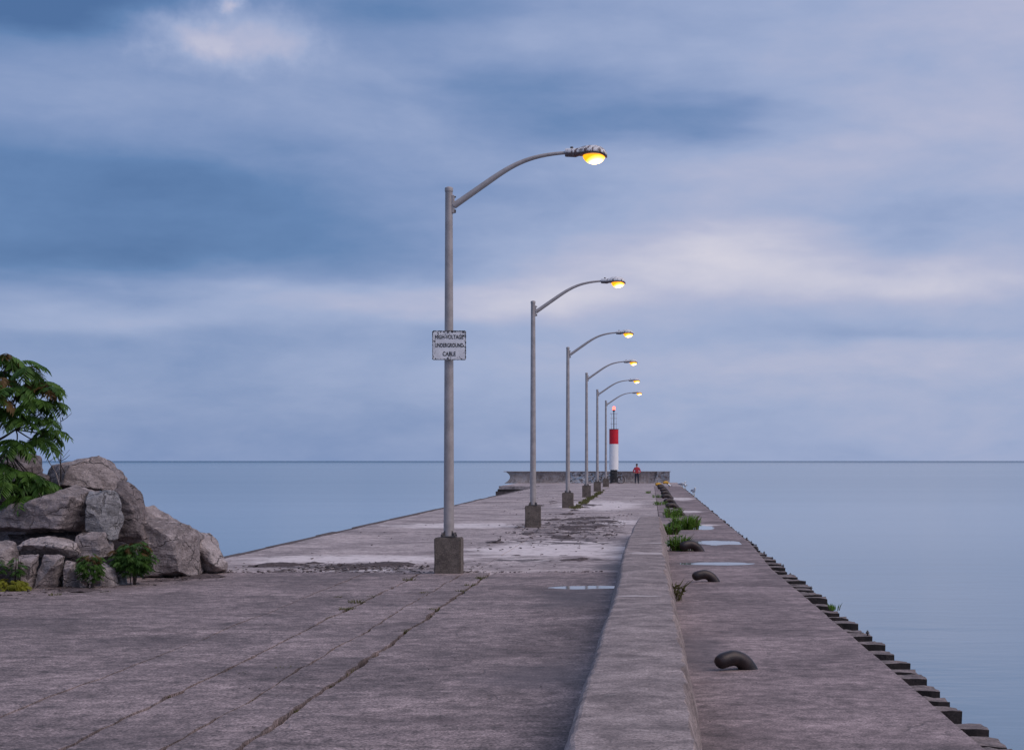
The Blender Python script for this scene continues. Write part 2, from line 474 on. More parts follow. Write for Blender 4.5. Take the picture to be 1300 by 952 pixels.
# boulders
def rock_mat(name, c0, c1, c2):
    m, k = mat_new(name)
    pos = k.n('ShaderNodeTexCoord').outputs['Object']
    rnd = k.n('ShaderNodeObjectInfo').outputs['Random']
    off = k.n('ShaderNodeCombineXYZ', {0: k.m('MULTIPLY', rnd, 37.0), 1: rnd, 2: k.m('MULTIPLY', rnd, 11.0)}).outputs[0]
    pos = k.n('ShaderNodeVectorMath', {0: pos, 1: off}, operation='ADD').outputs[0]
    a = k.noise(pos, 2.4, 8.0, 0.68, 0.5)
    st = k.noise(k.scale(pos, (1.0, 1.0, 3.2)), 3.4, 7.0, 0.7, 0.9)
    f = k.noise(pos, 26.0, 5.0, 0.72)
    c = k.mix(k.step(a, 0.36, 0.64), c0, c1)
    c = k.mix(k.m('MULTIPLY', k.step(st, 0.52, 0.66), 0.65), c, c2)
    c = k.mix(k.m('MULTIPLY', k.step(k.noise(pos, 5.0, 7.0, 0.7), 0.58, 0.70), 0.75), c, tuple(v * 0.35 for v in c0[:3]) + (1,))
    c = k.mix(0.55, c, k.ramp(f, [(0.28, 0.16), (0.5, 0.5), (0.74, 0.84)]), 'OVERLAY')
    vo = k.n('ShaderNodeTexVoronoi', {'Vector': k.n('ShaderNodeVectorMath', {0: k.scale(pos, (1.0, 1.0, 1.6)), 1: k.scale(k.n('ShaderNodeTexNoise', {'Vector': pos, 'Scale': 3.0, 'Detail': 5.0}).outputs[1], (0.5, 0.5, 0.5))}, operation='ADD').outputs[0], 'Scale': 1.5}, feature='DISTANCE_TO_EDGE')
    ck = k.m('SUBTRACT', 1.0, k.step(vo.outputs[0], 0.004, 0.03))
    ck = k.m('MULTIPLY', ck, k.step(a, 0.42, 0.56))
    c = k.mix(k.m('MULTIPLY', ck, 0.7), c, (0.03, 0.024, 0.024, 1))
    pt = k.n('ShaderNodeNewGeometry').outputs['Pointiness']
    c = k.mix(k.m('MULTIPLY', k.step(pt, 0.52, 0.60), 0.5), c, c2)
    lich = k.step(k.noise(pos, 8.0, 6.0, 0.7, 0.4), 0.63, 0.70)
    c = k.mix(k.m('MULTIPLY', lich, 0.55), c, (0.42, 0.40, 0.36, 1))
    h = k.m('ADD', k.m('ADD', k.m('MULTIPLY', st, 1.0), a), k.m('MULTIPLY', f, 0.45))
    h = k.m('SUBTRACT', h, k.m('MULTIPLY', ck, 0.5))
    finish(k, c, 0.9, h, 0.9, 0.09)
    return m


M['rock'] = rock_mat('grey_limestone', (0.190, 0.160, 0.160, 1), (0.385, 0.328, 0.324, 1), (0.58, 0.50, 0.49, 1))
M['rock_blue'] = rock_mat('bluish_limestone', (0.180, 0.178, 0.190, 1), (0.35, 0.34, 0.355, 1), (0.56, 0.54, 0.55, 1))
M['rock_pale'] = rock_mat('pale_limestone', (0.33, 0.28, 0.275, 1), (0.51, 0.44, 0.43, 1), (0.64, 0.56, 0.55, 1))
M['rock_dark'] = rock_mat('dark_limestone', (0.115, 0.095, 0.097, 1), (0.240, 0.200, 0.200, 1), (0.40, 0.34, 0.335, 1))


def leaf_mat(name, c0, c1):
    m, k = mat_new(name)
    pos = k.n('ShaderNodeNewGeometry').outputs['Position']
    a = k.noise(pos, 7.0, 3.0, 0.6)
    rnd = k.n('ShaderNodeObjectInfo').outputs['Random']
    v = k.m('MULTIPLY_ADD', rnd, 0.45, k.m('MULTIPLY', k.step(a, 0.3, 0.7), 0.55))
    c = k.mix(v, c0, c1)
    p = k.n('ShaderNodeBsdfPrincipled', {'Base Color': c, 'Roughness': 0.55, 'Specular IOR Level': 0.3})
    tr = k.n('ShaderNodeBsdfTranslucent', {0: c})
    mx = k.n('ShaderNodeMixShader', {0: 0.25, 1: p.outputs[0], 2: tr.outputs[0]})
    k.n('ShaderNodeOutputMaterial', {0: mx.outputs[0]})
    return m


M['leaf'] = leaf_mat('sumac_leaf_green', (0.028, 0.078, 0.016, 1), (0.095, 0.190, 0.028, 1))
M['leaf_red'] = leaf_mat('sumac_leaf_rusty', (0.085, 0.050, 0.022, 1), (0.165, 0.100, 0.030, 1))
M['leaf_yel'] = leaf_mat('yellow_green_leaf', (0.13, 0.15, 0.012, 1), (0.26, 0.25, 0.02, 1))
M['reed'] = leaf_mat('reed_green', (0.075, 0.165, 0.018, 1), (0.170, 0.300, 0.045, 1))
M['weed'] = leaf_mat('dry_weed', (0.085, 0.075, 0.030, 1), (0.125, 0.125, 0.040, 1))
M['bark'] = simple('bark', (0.055, 0.043, 0.040, 1), 0.9, 0, 0.2, 20.0)
M['bark_pale'] = simple('pale_bark', (0.24, 0.20, 0.19, 1), 0.9, 0, 0.2, 20.0)
m, k = mat_new('crumbled_soil')
pos = k.n('ShaderNodeNewGeometry').outputs['Position']
a = k.noise(pos, 14.0, 6.0, 0.7); b2 = k.noise(pos, 2.0, 4.0, 0.6)
finish(k, k.mix(k.step(a, 0.35, 0.66), (0.040, 0.026, 0.026, 1), (0.115, 0.085, 0.083, 1)), 0.95, a, 0.9, 0.03)
M['soil'] = m
m, k = mat_new('rubble_chips')
pos = k.n('ShaderNodeNewGeometry').outputs['Position']
a = k.noise(pos, 3.0, 3.0, 0.7)
finish(k, k.mix(k.step(a, 0.42, 0.62), (0.055, 0.040, 0.040, 1), (0.26, 0.22, 0.22, 1)), 0.95)
M['chips'] = m

# graffiti-covered sea wall: bare concrete, with tangled white, black and pale blue spray in the middle stretch


def graffiti_mat(name, dens):
    m, k = mat_new(name)
    pos = k.n('ShaderNodeNewGeometry').outputs['Position']
    a = k.noise(pos, 1.1, 6.0, 0.65, 0.4)
    c = k.mix(k.step(a, 0.32, 0.66), (0.15, 0.125, 0.12, 1), (0.30, 0.26, 0.25, 1))
    run = k.noise(k.scale(pos, (3.0, 1.0, 0.5)), 1.4, 6.0, 0.7)
    c = k.mix(k.m('MULTIPLY', k.step(run, 0.52, 0.66), 0.7), c, (0.085, 0.072, 0.07, 1))
    for (sc, off, colr, lo, hi) in ((1.5, 3.1, (0.62, 0.63, 0.66, 1), 0.045, 0.075), (1.9, 9.7, (0.02, 0.02, 0.024, 1), 0.035, 0.06), (1.3, 21.3, (0.30, 0.40, 0.50, 1), 0.02, 0.04)):
        p2 = k.n('ShaderNodeVectorMath', {0: k.scale(pos, (1.0, 1.0, 1.3)), 1: (off, 0, off)}, operation='ADD').outputs[0]
        nn = k.noise(p2, sc, 2.0, 0.5, 1.6)
        line = k.m('SUBTRACT', 1.0, k.step(k.m('ABSOLUTE', k.m('SUBTRACT', nn, 0.5)), lo * 0.6, hi * 0.8))
        c = k.mix(k.m('MULTIPLY', line, dens), c, colr)
    finish(k, c, 0.85, a, 0.3, 0.02)
    return m


M['graffiti'] = graffiti_mat('graffiti_concrete', 0.85)
M['graffiti_thin'] = graffiti_mat('lightly_marked_concrete', 0.16)
M['graffiti_white'] = graffiti_mat('white_marked_concrete', 0.5)

# sign face
m, k = mat_new('chipped_enamel')
oc = k.n('ShaderNodeTexCoord').outputs['Object']
sp = k.n('ShaderNodeSeparateXYZ', {0: oc})
ex = k.m('MULTIPLY', k.m('ABSOLUTE', sp.outputs[0]), 1 / 0.30)
ez = k.m('MULTIPLY', k.m('ABSOLUTE', sp.outputs[2]), 1 / 0.26)
edge = k.m('POWER', k.m('MAXIMUM', ex, ez), 5.0)
ch = k.noise(oc, 22.0, 5.0, 0.7)
topz = k.step(sp.outputs[2], 0.06, 0.24)
v = k.m('ADD', k.m('ADD', k.m('SUBTRACT', ch, 0.05), k.m('MULTIPLY', edge, 0.17)), k.m('MULTIPLY', topz, 0.05))
c = k.mix(k.step(v, 0.605, 0.63), k.mix(k.step(k.noise(oc, 6.0, 4.0), 0.35, 0.7), (0.74, 0.74, 0.76, 1), (0.90, 0.90, 0.91, 1)), (0.035, 0.032, 0.032, 1))
finish(k, c, 0.45, v, 0.2, 0.003)
M['sign'] = m


# ------------------------------------------------------------------ the lake
WZ = -1.45
bm = bmesh.new()
S = 120000.0
vv = [bm.verts.new(p) for p in ((-S, -400, WZ), (S, -400, WZ), (S, S, WZ), (-S, S, WZ))]
bm.faces.new(vv)
tag(bm_obj('water', bm, M['water']), 'calm blue lake stretching to the horizon', None, None, 'structure')

# ------------------------------------------------------------------ the pier
pier = bm_obj('pier', (lambda b_: (add_box(b_, -8.95, 2.22, -14, 133.0, -3.0, -0.10), b_)[1])(bmesh.new()), M['core'])
tag(pier, 'long concrete pier running out into the lake', None, None, 'structure')


PUD = []      # hollows that hold rain water: x, y, rx, ry, level
for (a0, a1, b0, b1, lv) in ((700, 792, 743.5, 749.5, 0.012), (866, 950, 712.6, 717.2, -0.010), (876, 944, 684.5, 692.5, -0.010), (843, 862, 684, 693, -0.010),
                             (876, 904, 666.5, 672.5, -0.010), (846, 862, 667.5, 674.5, -0.010)):
    ya, yb = F * CH / (b1 - HY), F * CH / (b0 - HY)
    yc = (ya + yb) / 2; ya, yb = yc - (yc - ya) * 0.72, yc + (yb - yc) * 0.72
    PUD.append((((a0 + a1) / 2 - VX) * yc / F, yc, (a1 - a0) / 2 * yc / F, (yb - ya) / 2, lv))


def dip(x, y):
    h_ = 0.0
    for (cx, cy, rx, ry, lv) in PUD:
        r2 = ((x - cx) / rx) ** 2 + ((y - cy) / ry) ** 2
        if r2 < 9: h_ = max(h_, 0.040 * math.exp(-r2))
    return h_


def surface_strip(name, xl, xr, y0, y1, ztop, thick, mat, nx=4, ny=60, und=0.008, parent=None, yend=None):
    """deck piece whose long edges follow xl(y), xr(y); ends ragged by yend(x)"""
    bm = bmesh.new()
    top = []
    for j in range(ny + 1):
        row = []
        s = j / ny
        yy = y0 + (y1 - y0) * s
        for i in range(nx + 1):
            f_ = i / nx
            x = xl(yy) * (1 - f_) + xr(yy) * f_
            y = yy
            if yend and j == ny:
                y = yy + yend(x)
            dp = dip(x, y)
            z = ztop + und * fb(x * 0.5 + 3, y * 0.5, 1.0, 3) * (1 - 12 * dp) - dp + (0.010 * fb(x * 3, y * 3, 2.0, 3) * min(1, dp * 60))
            row.append(bm.verts.new((x, y, z)))
        top.append(row)
    for j in range(ny):
        for i in range(nx):
            f = bm.faces.new((top[j][i], top[j][i + 1], top[j + 1][i + 1], top[j + 1][i])); f.smooth = True
    rim = [top[0][i] for i in range(nx + 1)] + [top[j][nx] for j in range(1, ny + 1)] + [top[ny][i] for i in range(nx - 1, -1, -1)] + [top[j][0] for j in range(ny - 1, 0, -1)]
    rim = [bm.verts.new(v.co) for v in rim]        # own vertices, so the edge stays crisp
    low = [bm.verts.new((v.co.x, v.co.y, ztop - thick)) for v in rim]
    n_ = len(rim)
    for i in range(n_):
        bm.faces.new((rim[i], low[i], low[(i + 1) % n_], rim[(i + 1) % n_]))
    return bm_obj(name, bm, mat, parent)


# near part: old asphalt, split by the long cracks
CR = [(-5.02, 0.010, 11.0), (-4.04, 0.044, 5.0), (-3.32, 0.026, 7.7), (-2.82, 0.052, 2.2)]


def crack_x(i, y, side):
    x0, w_, s_ = CR[i]
    return x0 + 0.035 * fb(y * 0.6, s_, 0, 5) + 0.014 * fb(y * 3.1, s_, 2, 3) + side * w_ * (0.30 + 1.1 * abs(fb(y * 1.1, s_ + 3 + side, 0, 4)))


ye = lambda x: 0.18 * fb(x * 1.1, 4.2, 0, 4)
surface_strip('asphalt_strip', lambda y: -40.0, lambda y: crack_x(0, y, -1), -14, 29.75, 0.022, 0.13, M['asphalt'], 80, 130, 0.022, pier, ye)
for i in range(3):
    surface_strip('asphalt_strip', (lambda i: lambda y: crack_x(i, y, 1))(i), (lambda i: lambda y: crack_x(i + 1, y, -1))(i), -14, 29.75, 0.016 + 0.004 * i, 0.13, M['asphalt'], 8, 420, 0.014, pier, ye)
surface_strip('asphalt_strip', lambda y: crack_x(3, y, 1), lambda y: -0.50, -14, 29.75, 0.026, 0.13, M['asphalt'], 18, 360, 0.014, pier, ye)

# far part: concrete bays in three columns
ybays = [29.5]
while ybays[-1] < 133:
    ybays.append(ybays[-1] + random.uniform(5.4, 6.6))
ybays[-1] = 133.0
for a, b in zip(ybays, ybays[1:]):
    g_ = 0.018
    o1, o2 = random.uniform(-0.006, 0.006), random.uniform(-0.006, 0.006)
    dzb = -0.006 + random.uniform(-0.007, 0.007)
    surface_strip('slab', lambda y: -8.74, lambda y: -3.178 + 0.006 * fb(y, 1.1) - (0.02 if y > 64 else 0), a + g_, b - g_, dzb, 0.10, M['concrete'], 12, 14, 0.012, pier)
    surface_strip('slab', lambda y: -3.166 + 0.006 * fb(y, 1.1) + (0.02 if y > 64 else 0), (lambda q: lambda y: q)(-0.50 if a < 45 else 0.28), a + g_, b - g_, dzb + o1, 0.10, M['concrete'], 8, 14, 0.012, pier)
def edge_x(y):
    if y < 15: return 2.315
    if y < 31: return 2.315 - 0.075 * (y - 15) / 16
    if y < 40: return 2.24 + 0.17 * (y - 31) / 9
    return 2.41


ys = [-14.0, 7.0, 31.2]
while ys[-1] < 133:
    ys.append(ys[-1] + random.uniform(3.0, 4.6))
ys[-1] = 133.0
for a, b in zip(ys, ys[1:]):
    surface_strip('slab', lambda y: 0.30, lambda y: edge_x(y) + 0.010 * fb(y * 1.7, 3.3), a + 0.008, b - 0.008, 0.004 + random.uniform(-0.006, 0.006), 0.10, M['strip'], 20, max(10, int((b - a) * (8 if a > 28 and a < 60 else 3))), 0.010, pier)

# the middle gap beyond the end of the parapet
surface_strip('slab', lambda y: -0.48, lambda y: 0.28, 44.9, [q for q in ybays if q > 45][0], -0.012, 0.10, M['concrete'], 3, 10, 0.01, pier)

# timber edge beam along the left side
y = 30.0
bshare = {}
while y < 132.5:
    L = random.choice((2.4, 3.0, 3.6))
    if L not in bshare:
        bm = bmesh.new(); add_box(bm, -0.11, 0.11, 0, L - 0.05, -0.32, 0.0); bevel_all(bm, 0.012)
        me = bpy.data.meshes.new('edge_beam'); bm.to_mesh(me); bm.free(); bshare[L] = me
    o = link('edge_beam', bshare[L], M['timber'], pier)
    o.location = (-8.87 + random.uniform(-0.03, 0.03), y, random.uniform(-0.015, 0.012))
    o.rotation_euler = (0, 0, random.uniform(-0.006, 0.006))
    y += L

# row of timber ends along the right-hand edge
ties = []
for v in range(5):
    bm = bmesh.new()
    add_box(bm, 0.0, 0.36 + 0.03 * v / 4, -0.15, 0.15, -0.34, 0.0)
    bmesh.ops.subdivide_edges(bm, edges=list(bm.edges), cuts=2, use_grid_fill=True)
    for q in bm.verts:
        n3 = Vector((nz(q.co.x * 6 + v * 7, q.co.y * 6, q.co.z * 6), nz(q.co.x * 6, q.co.y * 6 + v * 9, 5), nz(q.co.x * 5, q.co.y * 5, v * 3.3)))
        q.co += n3 * 0.022
        if q.co.x > 0.3: q.co.z -= 0.02 * random.random()
    bm.normal_update()
    me = bpy.data.meshes.new('timber_end'); 
    for f in bm.faces: f.material_index = 0 if f.normal.z > 0.6 else 1  # side and end faces take a darker timber colour than the tops
    bm.to_mesh(me); bm.free(); ties.append(me)
bm = bmesh.new(); add_tube(bm, [(0, 0, -0.02), (0, 0, 0.05)], 0.014, 6); add_tube(bm, [(0, 0, 0.015), (0, 0, 0.032)], 0.028, 6)
boltm = bpy.data.meshes.new('bolt'); bm.to_mesh(boltm); bm.free()
y = 9.0
i = 0
while y < 128:
    o = link('timber_end', ties[i % 5], [M['tie'], M['dark_timber']], pier)
    if random.random() < 0.05:
        bpy.data.objects.remove(o); y += 0.57; i += 1
        continue
    ex_ = edge_x(y) + 0.012 if y < 36 else 2.25
    o.location = (ex_, y + random.uniform(-0.05, 0.05), -0.035 + random.uniform(-0.05, 0.015) - (0.0 if y < 36 else 0.05))
    o.rotation_euler = (random.uniform(-0.03, 0.03), random.uniform(-0.02, 0.03), random.uniform(-0.03, 0.03))
    o.scale = ((2.60 - ex_) / 0.375 * random.uniform(0.94, 1.05), random.uniform(0.88, 1.08), 1)
    if y < 50 and random.random() < 0.38:
        bo = link('bolt', boltm, M['steel_dark'], o)
        bo.location = (0.33, random.uniform(-0.09, 0.09), 0.0)
    y += 0.57 + random.uniform(-0.025, 0.025)
    i += 1
bm = bmesh.new(); add_box(bm, 2.225, 2.42, -14, 133, -1.1, -0.36)
bm_obj('edge_waler', bm, M['dark_timber'], pier)

# wider pier head at the far end
bm = bmesh.new()
add_box(bm, -12.3, 2.52, 133.002, 156, -3.0, -0.42)
bm_obj('head_wall', bm, M['timber'], pier)
bm = bmesh.new()
add_box(bm, -12.15, 2.48, 133.004, 155.5, -0.42, -0.24); bevel_all(bm, 0.02)
bm_obj('head_waler', bm, M['core'], pier)
surface_strip('slab', lambda y: -12.05, lambda y: 2.46, 133.0, 155.4, 0.0, 0.24, M['concrete'], 30, 30, 0.015, pier)

# ------------------------------------------------------------------ shore on the left
bm = bmesh.new()
add_box(bm, -40, -8.96, -14, 33.0, -3.0, -0.11)
tag(bm_obj('shore_ground', bm, M['core']), 'dark shore ground beneath the boulders', None, None, 'structure')


def mound_h(x, y):
    top = [(-20, 1.7), (-12, 1.75), (-10.4, 1.62), (-9.7, 1.15), (-8.9, 0.45), (-8.4, 0.0)]
    h_ = 0.0
    for (a, ha), (b, hb) in zip(top, top[1:]):
        if a <= x <= b:
            h_ = ha + (hb - ha) * (x - a) / (b - a)
    g1 = max(0.0, min(1.0, (y - 27.2) / 2.0)); g2 = max(0.0, min(1.0, (32.6 - y) / 1.6))
    return h_ * g1 * g2


bm = bmesh.new()
NXm, NYm = 64, 56
rows = []
for j in range(NYm + 1):
    yy = 26.8 + (32.9 - 26.8) * j / NYm
    row = []
    for i in range(NXm + 1):
        xx = -20 + (20 - 8.15) * i / NXm
        h_ = mound_h(xx, yy)
        z = -0.28 + h_ * 1.16 + 0.24 * fb(xx * 1.6, yy * 1.6, 3, 5) * (1 if h_ > 0.1 else 0.3)
        row.append(bm.verts.new((xx, yy, z)))
    rows.append(row)
for j in range(NYm):
    for i in range(NXm):
        bm.faces.new((rows[j][i], rows[j][i + 1], rows[j + 1][i + 1], rows[j + 1][i]))
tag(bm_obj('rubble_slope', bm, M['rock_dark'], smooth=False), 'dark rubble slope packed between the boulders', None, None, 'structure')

# ------------------------------------------------------------------ boulders
BOULDERS = [
    # outline in photograph pixels, distance, depth of stone, material, label
    ([(52, 616), (66, 590), (99, 581), (125, 577), (134, 580), (151, 609), (152, 626), (122, 624), (88, 620)], 28.9, 1.5, 'rock',
     'angular grey boulder at the very top of the pile with a pointed right corner'),
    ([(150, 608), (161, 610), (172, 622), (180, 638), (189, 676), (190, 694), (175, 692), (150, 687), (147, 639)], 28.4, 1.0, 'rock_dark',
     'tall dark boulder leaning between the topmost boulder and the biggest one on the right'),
    ([(-30, 650), (0, 640), (30, 630), (62, 622), (92, 615), (116, 622), (126, 646), (122, 664), (106, 673), (70, 677), (10, 672), (-30, 676)], 27.5, 1.5, 'rock',
     'wide sloping grey boulder in the middle of the pile, overhanging a dark hollow'),
    ([(113, 623), (143, 621), (149, 635), (152, 662), (151, 685), (129, 687), (113, 674)], 27.4, 0.9, 'rock_blue',
     'bluish grey squarish boulder beside the overhanging one'),
    ([(182, 642), (194, 641), (215, 659), (238, 666), (249, 681), (253, 733), (221, 738), (188, 738), (184, 708)], 28.9, 1.5, 'rock',
     'biggest boulder standing on the deck right of the rounded bush'),
    ([(244, 674), (266, 677), (277, 690), (292, 717), (291, 724), (272, 731), (247, 732)], 29.8, 1.3, 'rock_pale',
     'pale wedge shaped boulder at the right end of the pile'),
    ([(99, 676), (134, 674), (139, 690), (143, 708), (129, 712), (99, 704)], 27.0, 0.8, 'rock',
     'layered grey block just under the bluish boulder'),
    ([(129, 714), (145, 717), (153, 743), (132, 746)], 26.7, 0.45, 'rock_pale',
     'small pale stone standing between the two bushes'),
    ([(146, 716), (158, 720), (162, 744), (149, 745)], 26.9, 0.4, 'rock_blue',
     'narrow bluish stone tucked under the left side of the rounded bush'),
    ([(18, 692), (36, 684), (70, 681), (101, 688), (106, 702), (92, 708), (20, 708)], 26.7, 1.0, 'rock_pale',
     'flat pale stone lying on top of the front row'),
    ([(-20, 688), (0, 684), (18, 689), (24, 710), (21, 748), (-20, 752)], 26.3, 0.8, 'rock',
     'stone cut by the left picture edge, behind the yellow green plant'),
    ([(24, 704), (53, 702), (47, 748), (19, 750)], 26.2, 0.7, 'rock',
     'purplish slab leaning at the left end of the front row'),
    ([(55, 703), (81, 706), (73, 748), (47, 749)], 26.25, 0.7, 'rock',
     'purplish slab second from the left in the front row'),
    ([(74, 724), (84, 712), (86, 747), (68, 748)], 26.5, 0.5, 'rock_blue',
     'dark bluish sliver of stone between the front row slabs'),
    ([(84, 711), (98, 713), (104, 746), (82, 748)], 26.4, 0.6, 'rock',
     'upright grey stone left of the low bush with pale leaves'),
    ([(-15, 613), (15, 606), (20, 620), (22, 638), (0, 643), (-15, 644)], 28.0, 0.9, 'rock',
     'small grey boulder at the left picture edge below the tree leaves'),
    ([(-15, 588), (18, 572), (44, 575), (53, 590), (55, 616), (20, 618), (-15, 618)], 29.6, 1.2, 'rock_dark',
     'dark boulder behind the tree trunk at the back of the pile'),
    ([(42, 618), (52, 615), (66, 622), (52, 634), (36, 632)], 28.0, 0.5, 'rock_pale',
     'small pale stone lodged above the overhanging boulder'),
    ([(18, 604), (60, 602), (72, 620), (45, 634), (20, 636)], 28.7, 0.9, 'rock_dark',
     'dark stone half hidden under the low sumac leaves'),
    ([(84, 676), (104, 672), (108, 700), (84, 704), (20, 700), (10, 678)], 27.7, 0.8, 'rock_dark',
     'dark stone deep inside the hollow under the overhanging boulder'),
]


def make_boulder(idx, poly, d, dep, mat, label):
    rnd = random.Random(idx * 13 + 5)
    P = [at(px, py, d) for px, py in poly]
    cen = sum(P, Vector()) / len(P)
    pts = []
    for q in P:
        v = q - cen
        pts.append((v.x, rnd.uniform(-0.10, 0.10) * dep, v.z))
        for sgn in (-1, 1):
            s_ = rnd.uniform(0.52, 0.90)
            yy = sgn * dep * rnd.uniform(0.34, 0.5)
            if rnd.random() < 0.6:
                pts.append((v.x * s_, yy, v.z * s_ - (0.04 if sgn < 0 else 0)))
    bm = bmesh.new()
    vs_ = [bm.verts.new(p) for p in pts]
    r_ = bmesh.ops.convex_hull(bm, input=vs_)
    bmesh.ops.delete(bm, geom=[g for g in bm.verts if not g.link_faces], context='VERTS')
    bmesh.ops.dissolve_limit(bm, angle_limit=R(14), verts=list(bm.verts), edges=list(bm.edges))
    bmesh.ops.bevel(bm, geom=list(bm.edges), offset=0.012, segments=1, affect='EDGES', profile=0.5, clamp_overlap=True)
    bmesh.ops.triangulate(bm, faces=list(bm.faces))
    for _ in range(5):
        es = [e for e in bm.edges if e.calc_length() > 0.05]
        if es: bmesh.ops.subdivide_edges(bm, edges=es, cuts=1)
        bmesh.ops.triangulate(bm, faces=[f for f in bm.faces if len(f.verts) > 3])
    bm.normal_update()
    so = idx * 5.7
    for q in bm.verts:
        c = q.co + Vector((so, 0, so))
        disp = 0.026 * fb(c.x * 2.0, c.y * 2.0, c.z * 2.0, 4) + 0.016 * fb(c.x * 7, c.y * 7, c.z * 7, 5)
        cell = mnoise.cell(Vector((c.x * 3.1 + c.z, c.y * 3.1, c.z * 3.6 - c.x * 0.7))); disp += 0.012 * (cell - 0.5)
        ledge = 0.014 * (abs(((c.z * 6 + c.x * 1.2 + 1.3 * nz(c.x * 2, c.y * 2, c.z)) % 1.0) - 0.5) * 2 - 0.5)
        q.co += q.normal * (disp + ledge)
    o = bm_obj('boulder', bm, M[mat], None, False, cen, auto=32)
    tag(o, label, 'boulder', 'boulders piled along the shore')
    return o


for idx, (poly, d, dep, mat, label) in enumerate(BOULDERS):
    make_boulder(idx, poly, d, dep, mat, label)

# ------------------------------------------------------------------ low parapet wall between the two deck strips
pw = empty('parapet_wall', (0, 0, 0), 'low battered concrete wall with worn edges down the middle of the pier', 'wall')
HW = 0.50


def wall_sec(y):
    bend = max(0.0, (y - 34.0) / 11.0)
    sh = 0.16 * bend ** 2
    w1 = 0.020 * fb(y * 0.35, 2.0, 0, 3); w2 = 0.030 * fb(y * 0.42, 9.0, 0, 3)
    er = 0.030 * fb(y * 3.2, 5.0, 0, 5) - 0.05 * max(0.0, fb(y * 0.9, 31.0, 0, 4) - 0.35); er2 = 0.020 * fb(y * 2.8, 15.0, 0, 5)
    fl = 0.03 * max(0.0, min(1.0, (22 - y) / 8))
    tl = -0.408 + sh + w1 + 0.02 * sin(y * 0.35 + 1)
    tr = 0.205 + sh * 0.2 + w2 + fl
    h_ = HW + 0.012 * fb(y * 0.3, 3, 0, 3)
    pts = [(-0.565 + sh + w1 * 0.6, -0.10), (-0.555 + sh + w1 * 0.6, 0.03), (tl - 0.035 + er2, h_ - 0.055 + er2), (tl - 0.002 + er2, h_ - 0.008), (tl + 0.02 + er2, h_ + 0.003)]
    for s_ in (0.3, 0.6):
        pts.append((tl + (tr - tl) * s_, h_ + 0.008 + 0.010 * fb(y * 1.5, s_ * 9, 0, 5)))
    pts += [(tr - 0.006 + er * 0.9, h_ + 0.004), (tr + 0.004 + er, h_ - 0.010 + er * 0.3), (tr + 0.022 + er * 0.8, h_ - 0.06 + er), (0.355 + sh * 0.5 + w2, 0.03), (0.365 + sh * 0.5 + w2, -0.10)]
    return pts


for (a, b) in ((-8.0, 8.2), (8.23, 27.0), (27.03, 45.2)):
    bm = bmesh.new()
    n_ = int((b - a) * 12)
    secs = []
    for j in range(n_ + 1):
        yy = a + (b - a) * j / n_
        ps = wall_sec(yy)
        endf = min((yy - a) / 0.10, (b - yy) / 0.10, 1.0)
        secs.append([bm.verts.new((x, yy, z - (0.02 * (1 - endf) if z > 0.3 else 0))) for x, z in ps])
    for s0, s1 in zip(secs, secs[1:]):
        for i in range(len(s0) - 1):
            f = bm.faces.new((s0[i], s0[i + 1], s1[i + 1], s1[i]))
            f.material_index = 0
    bm.faces.new(list(reversed(secs[0]))); bm.faces.new(secs[-1])
    bmesh.ops.recalc_face_normals(bm, faces=list(bm.faces))
    bm_obj('wall_section', bm, [M['wall'], M['wall_edge']], pw, auto=22)

# ------------------------------------------------------------------ street lamps


def oval_dome(bm, cx, cz, rx, ry, rz, sgn, nseg=24, nr=7, mi=0):
    """half ellipsoid, opening in the plane z=cz, bulging sgn*z"""
    rings = []
    for j in range(nr):
        a = (pi / 2) * j / nr
        rings.append([bm.verts.new((cx + rx * cos(a) * cos(2 * pi * k / nseg), ry * cos(a) * sin(2 * pi * k / nseg), cz + sgn * rz * sin(a))) for k in range(nseg)])
    apex = bm.verts.new((cx, 0, cz + sgn * rz))
    for r0, r1 in zip(rings, rings[1:]):
        for k in range(nseg):
            bm.faces.new((r0[k], r0[(k + 1) % nseg], r1[(k + 1) % nseg], r1[k])).smooth = True
    for k in range(nseg):
        bm.faces.new((rings[-1][k], rings[-1][(k + 1) % nseg], apex)).smooth = True
    return rings[0]


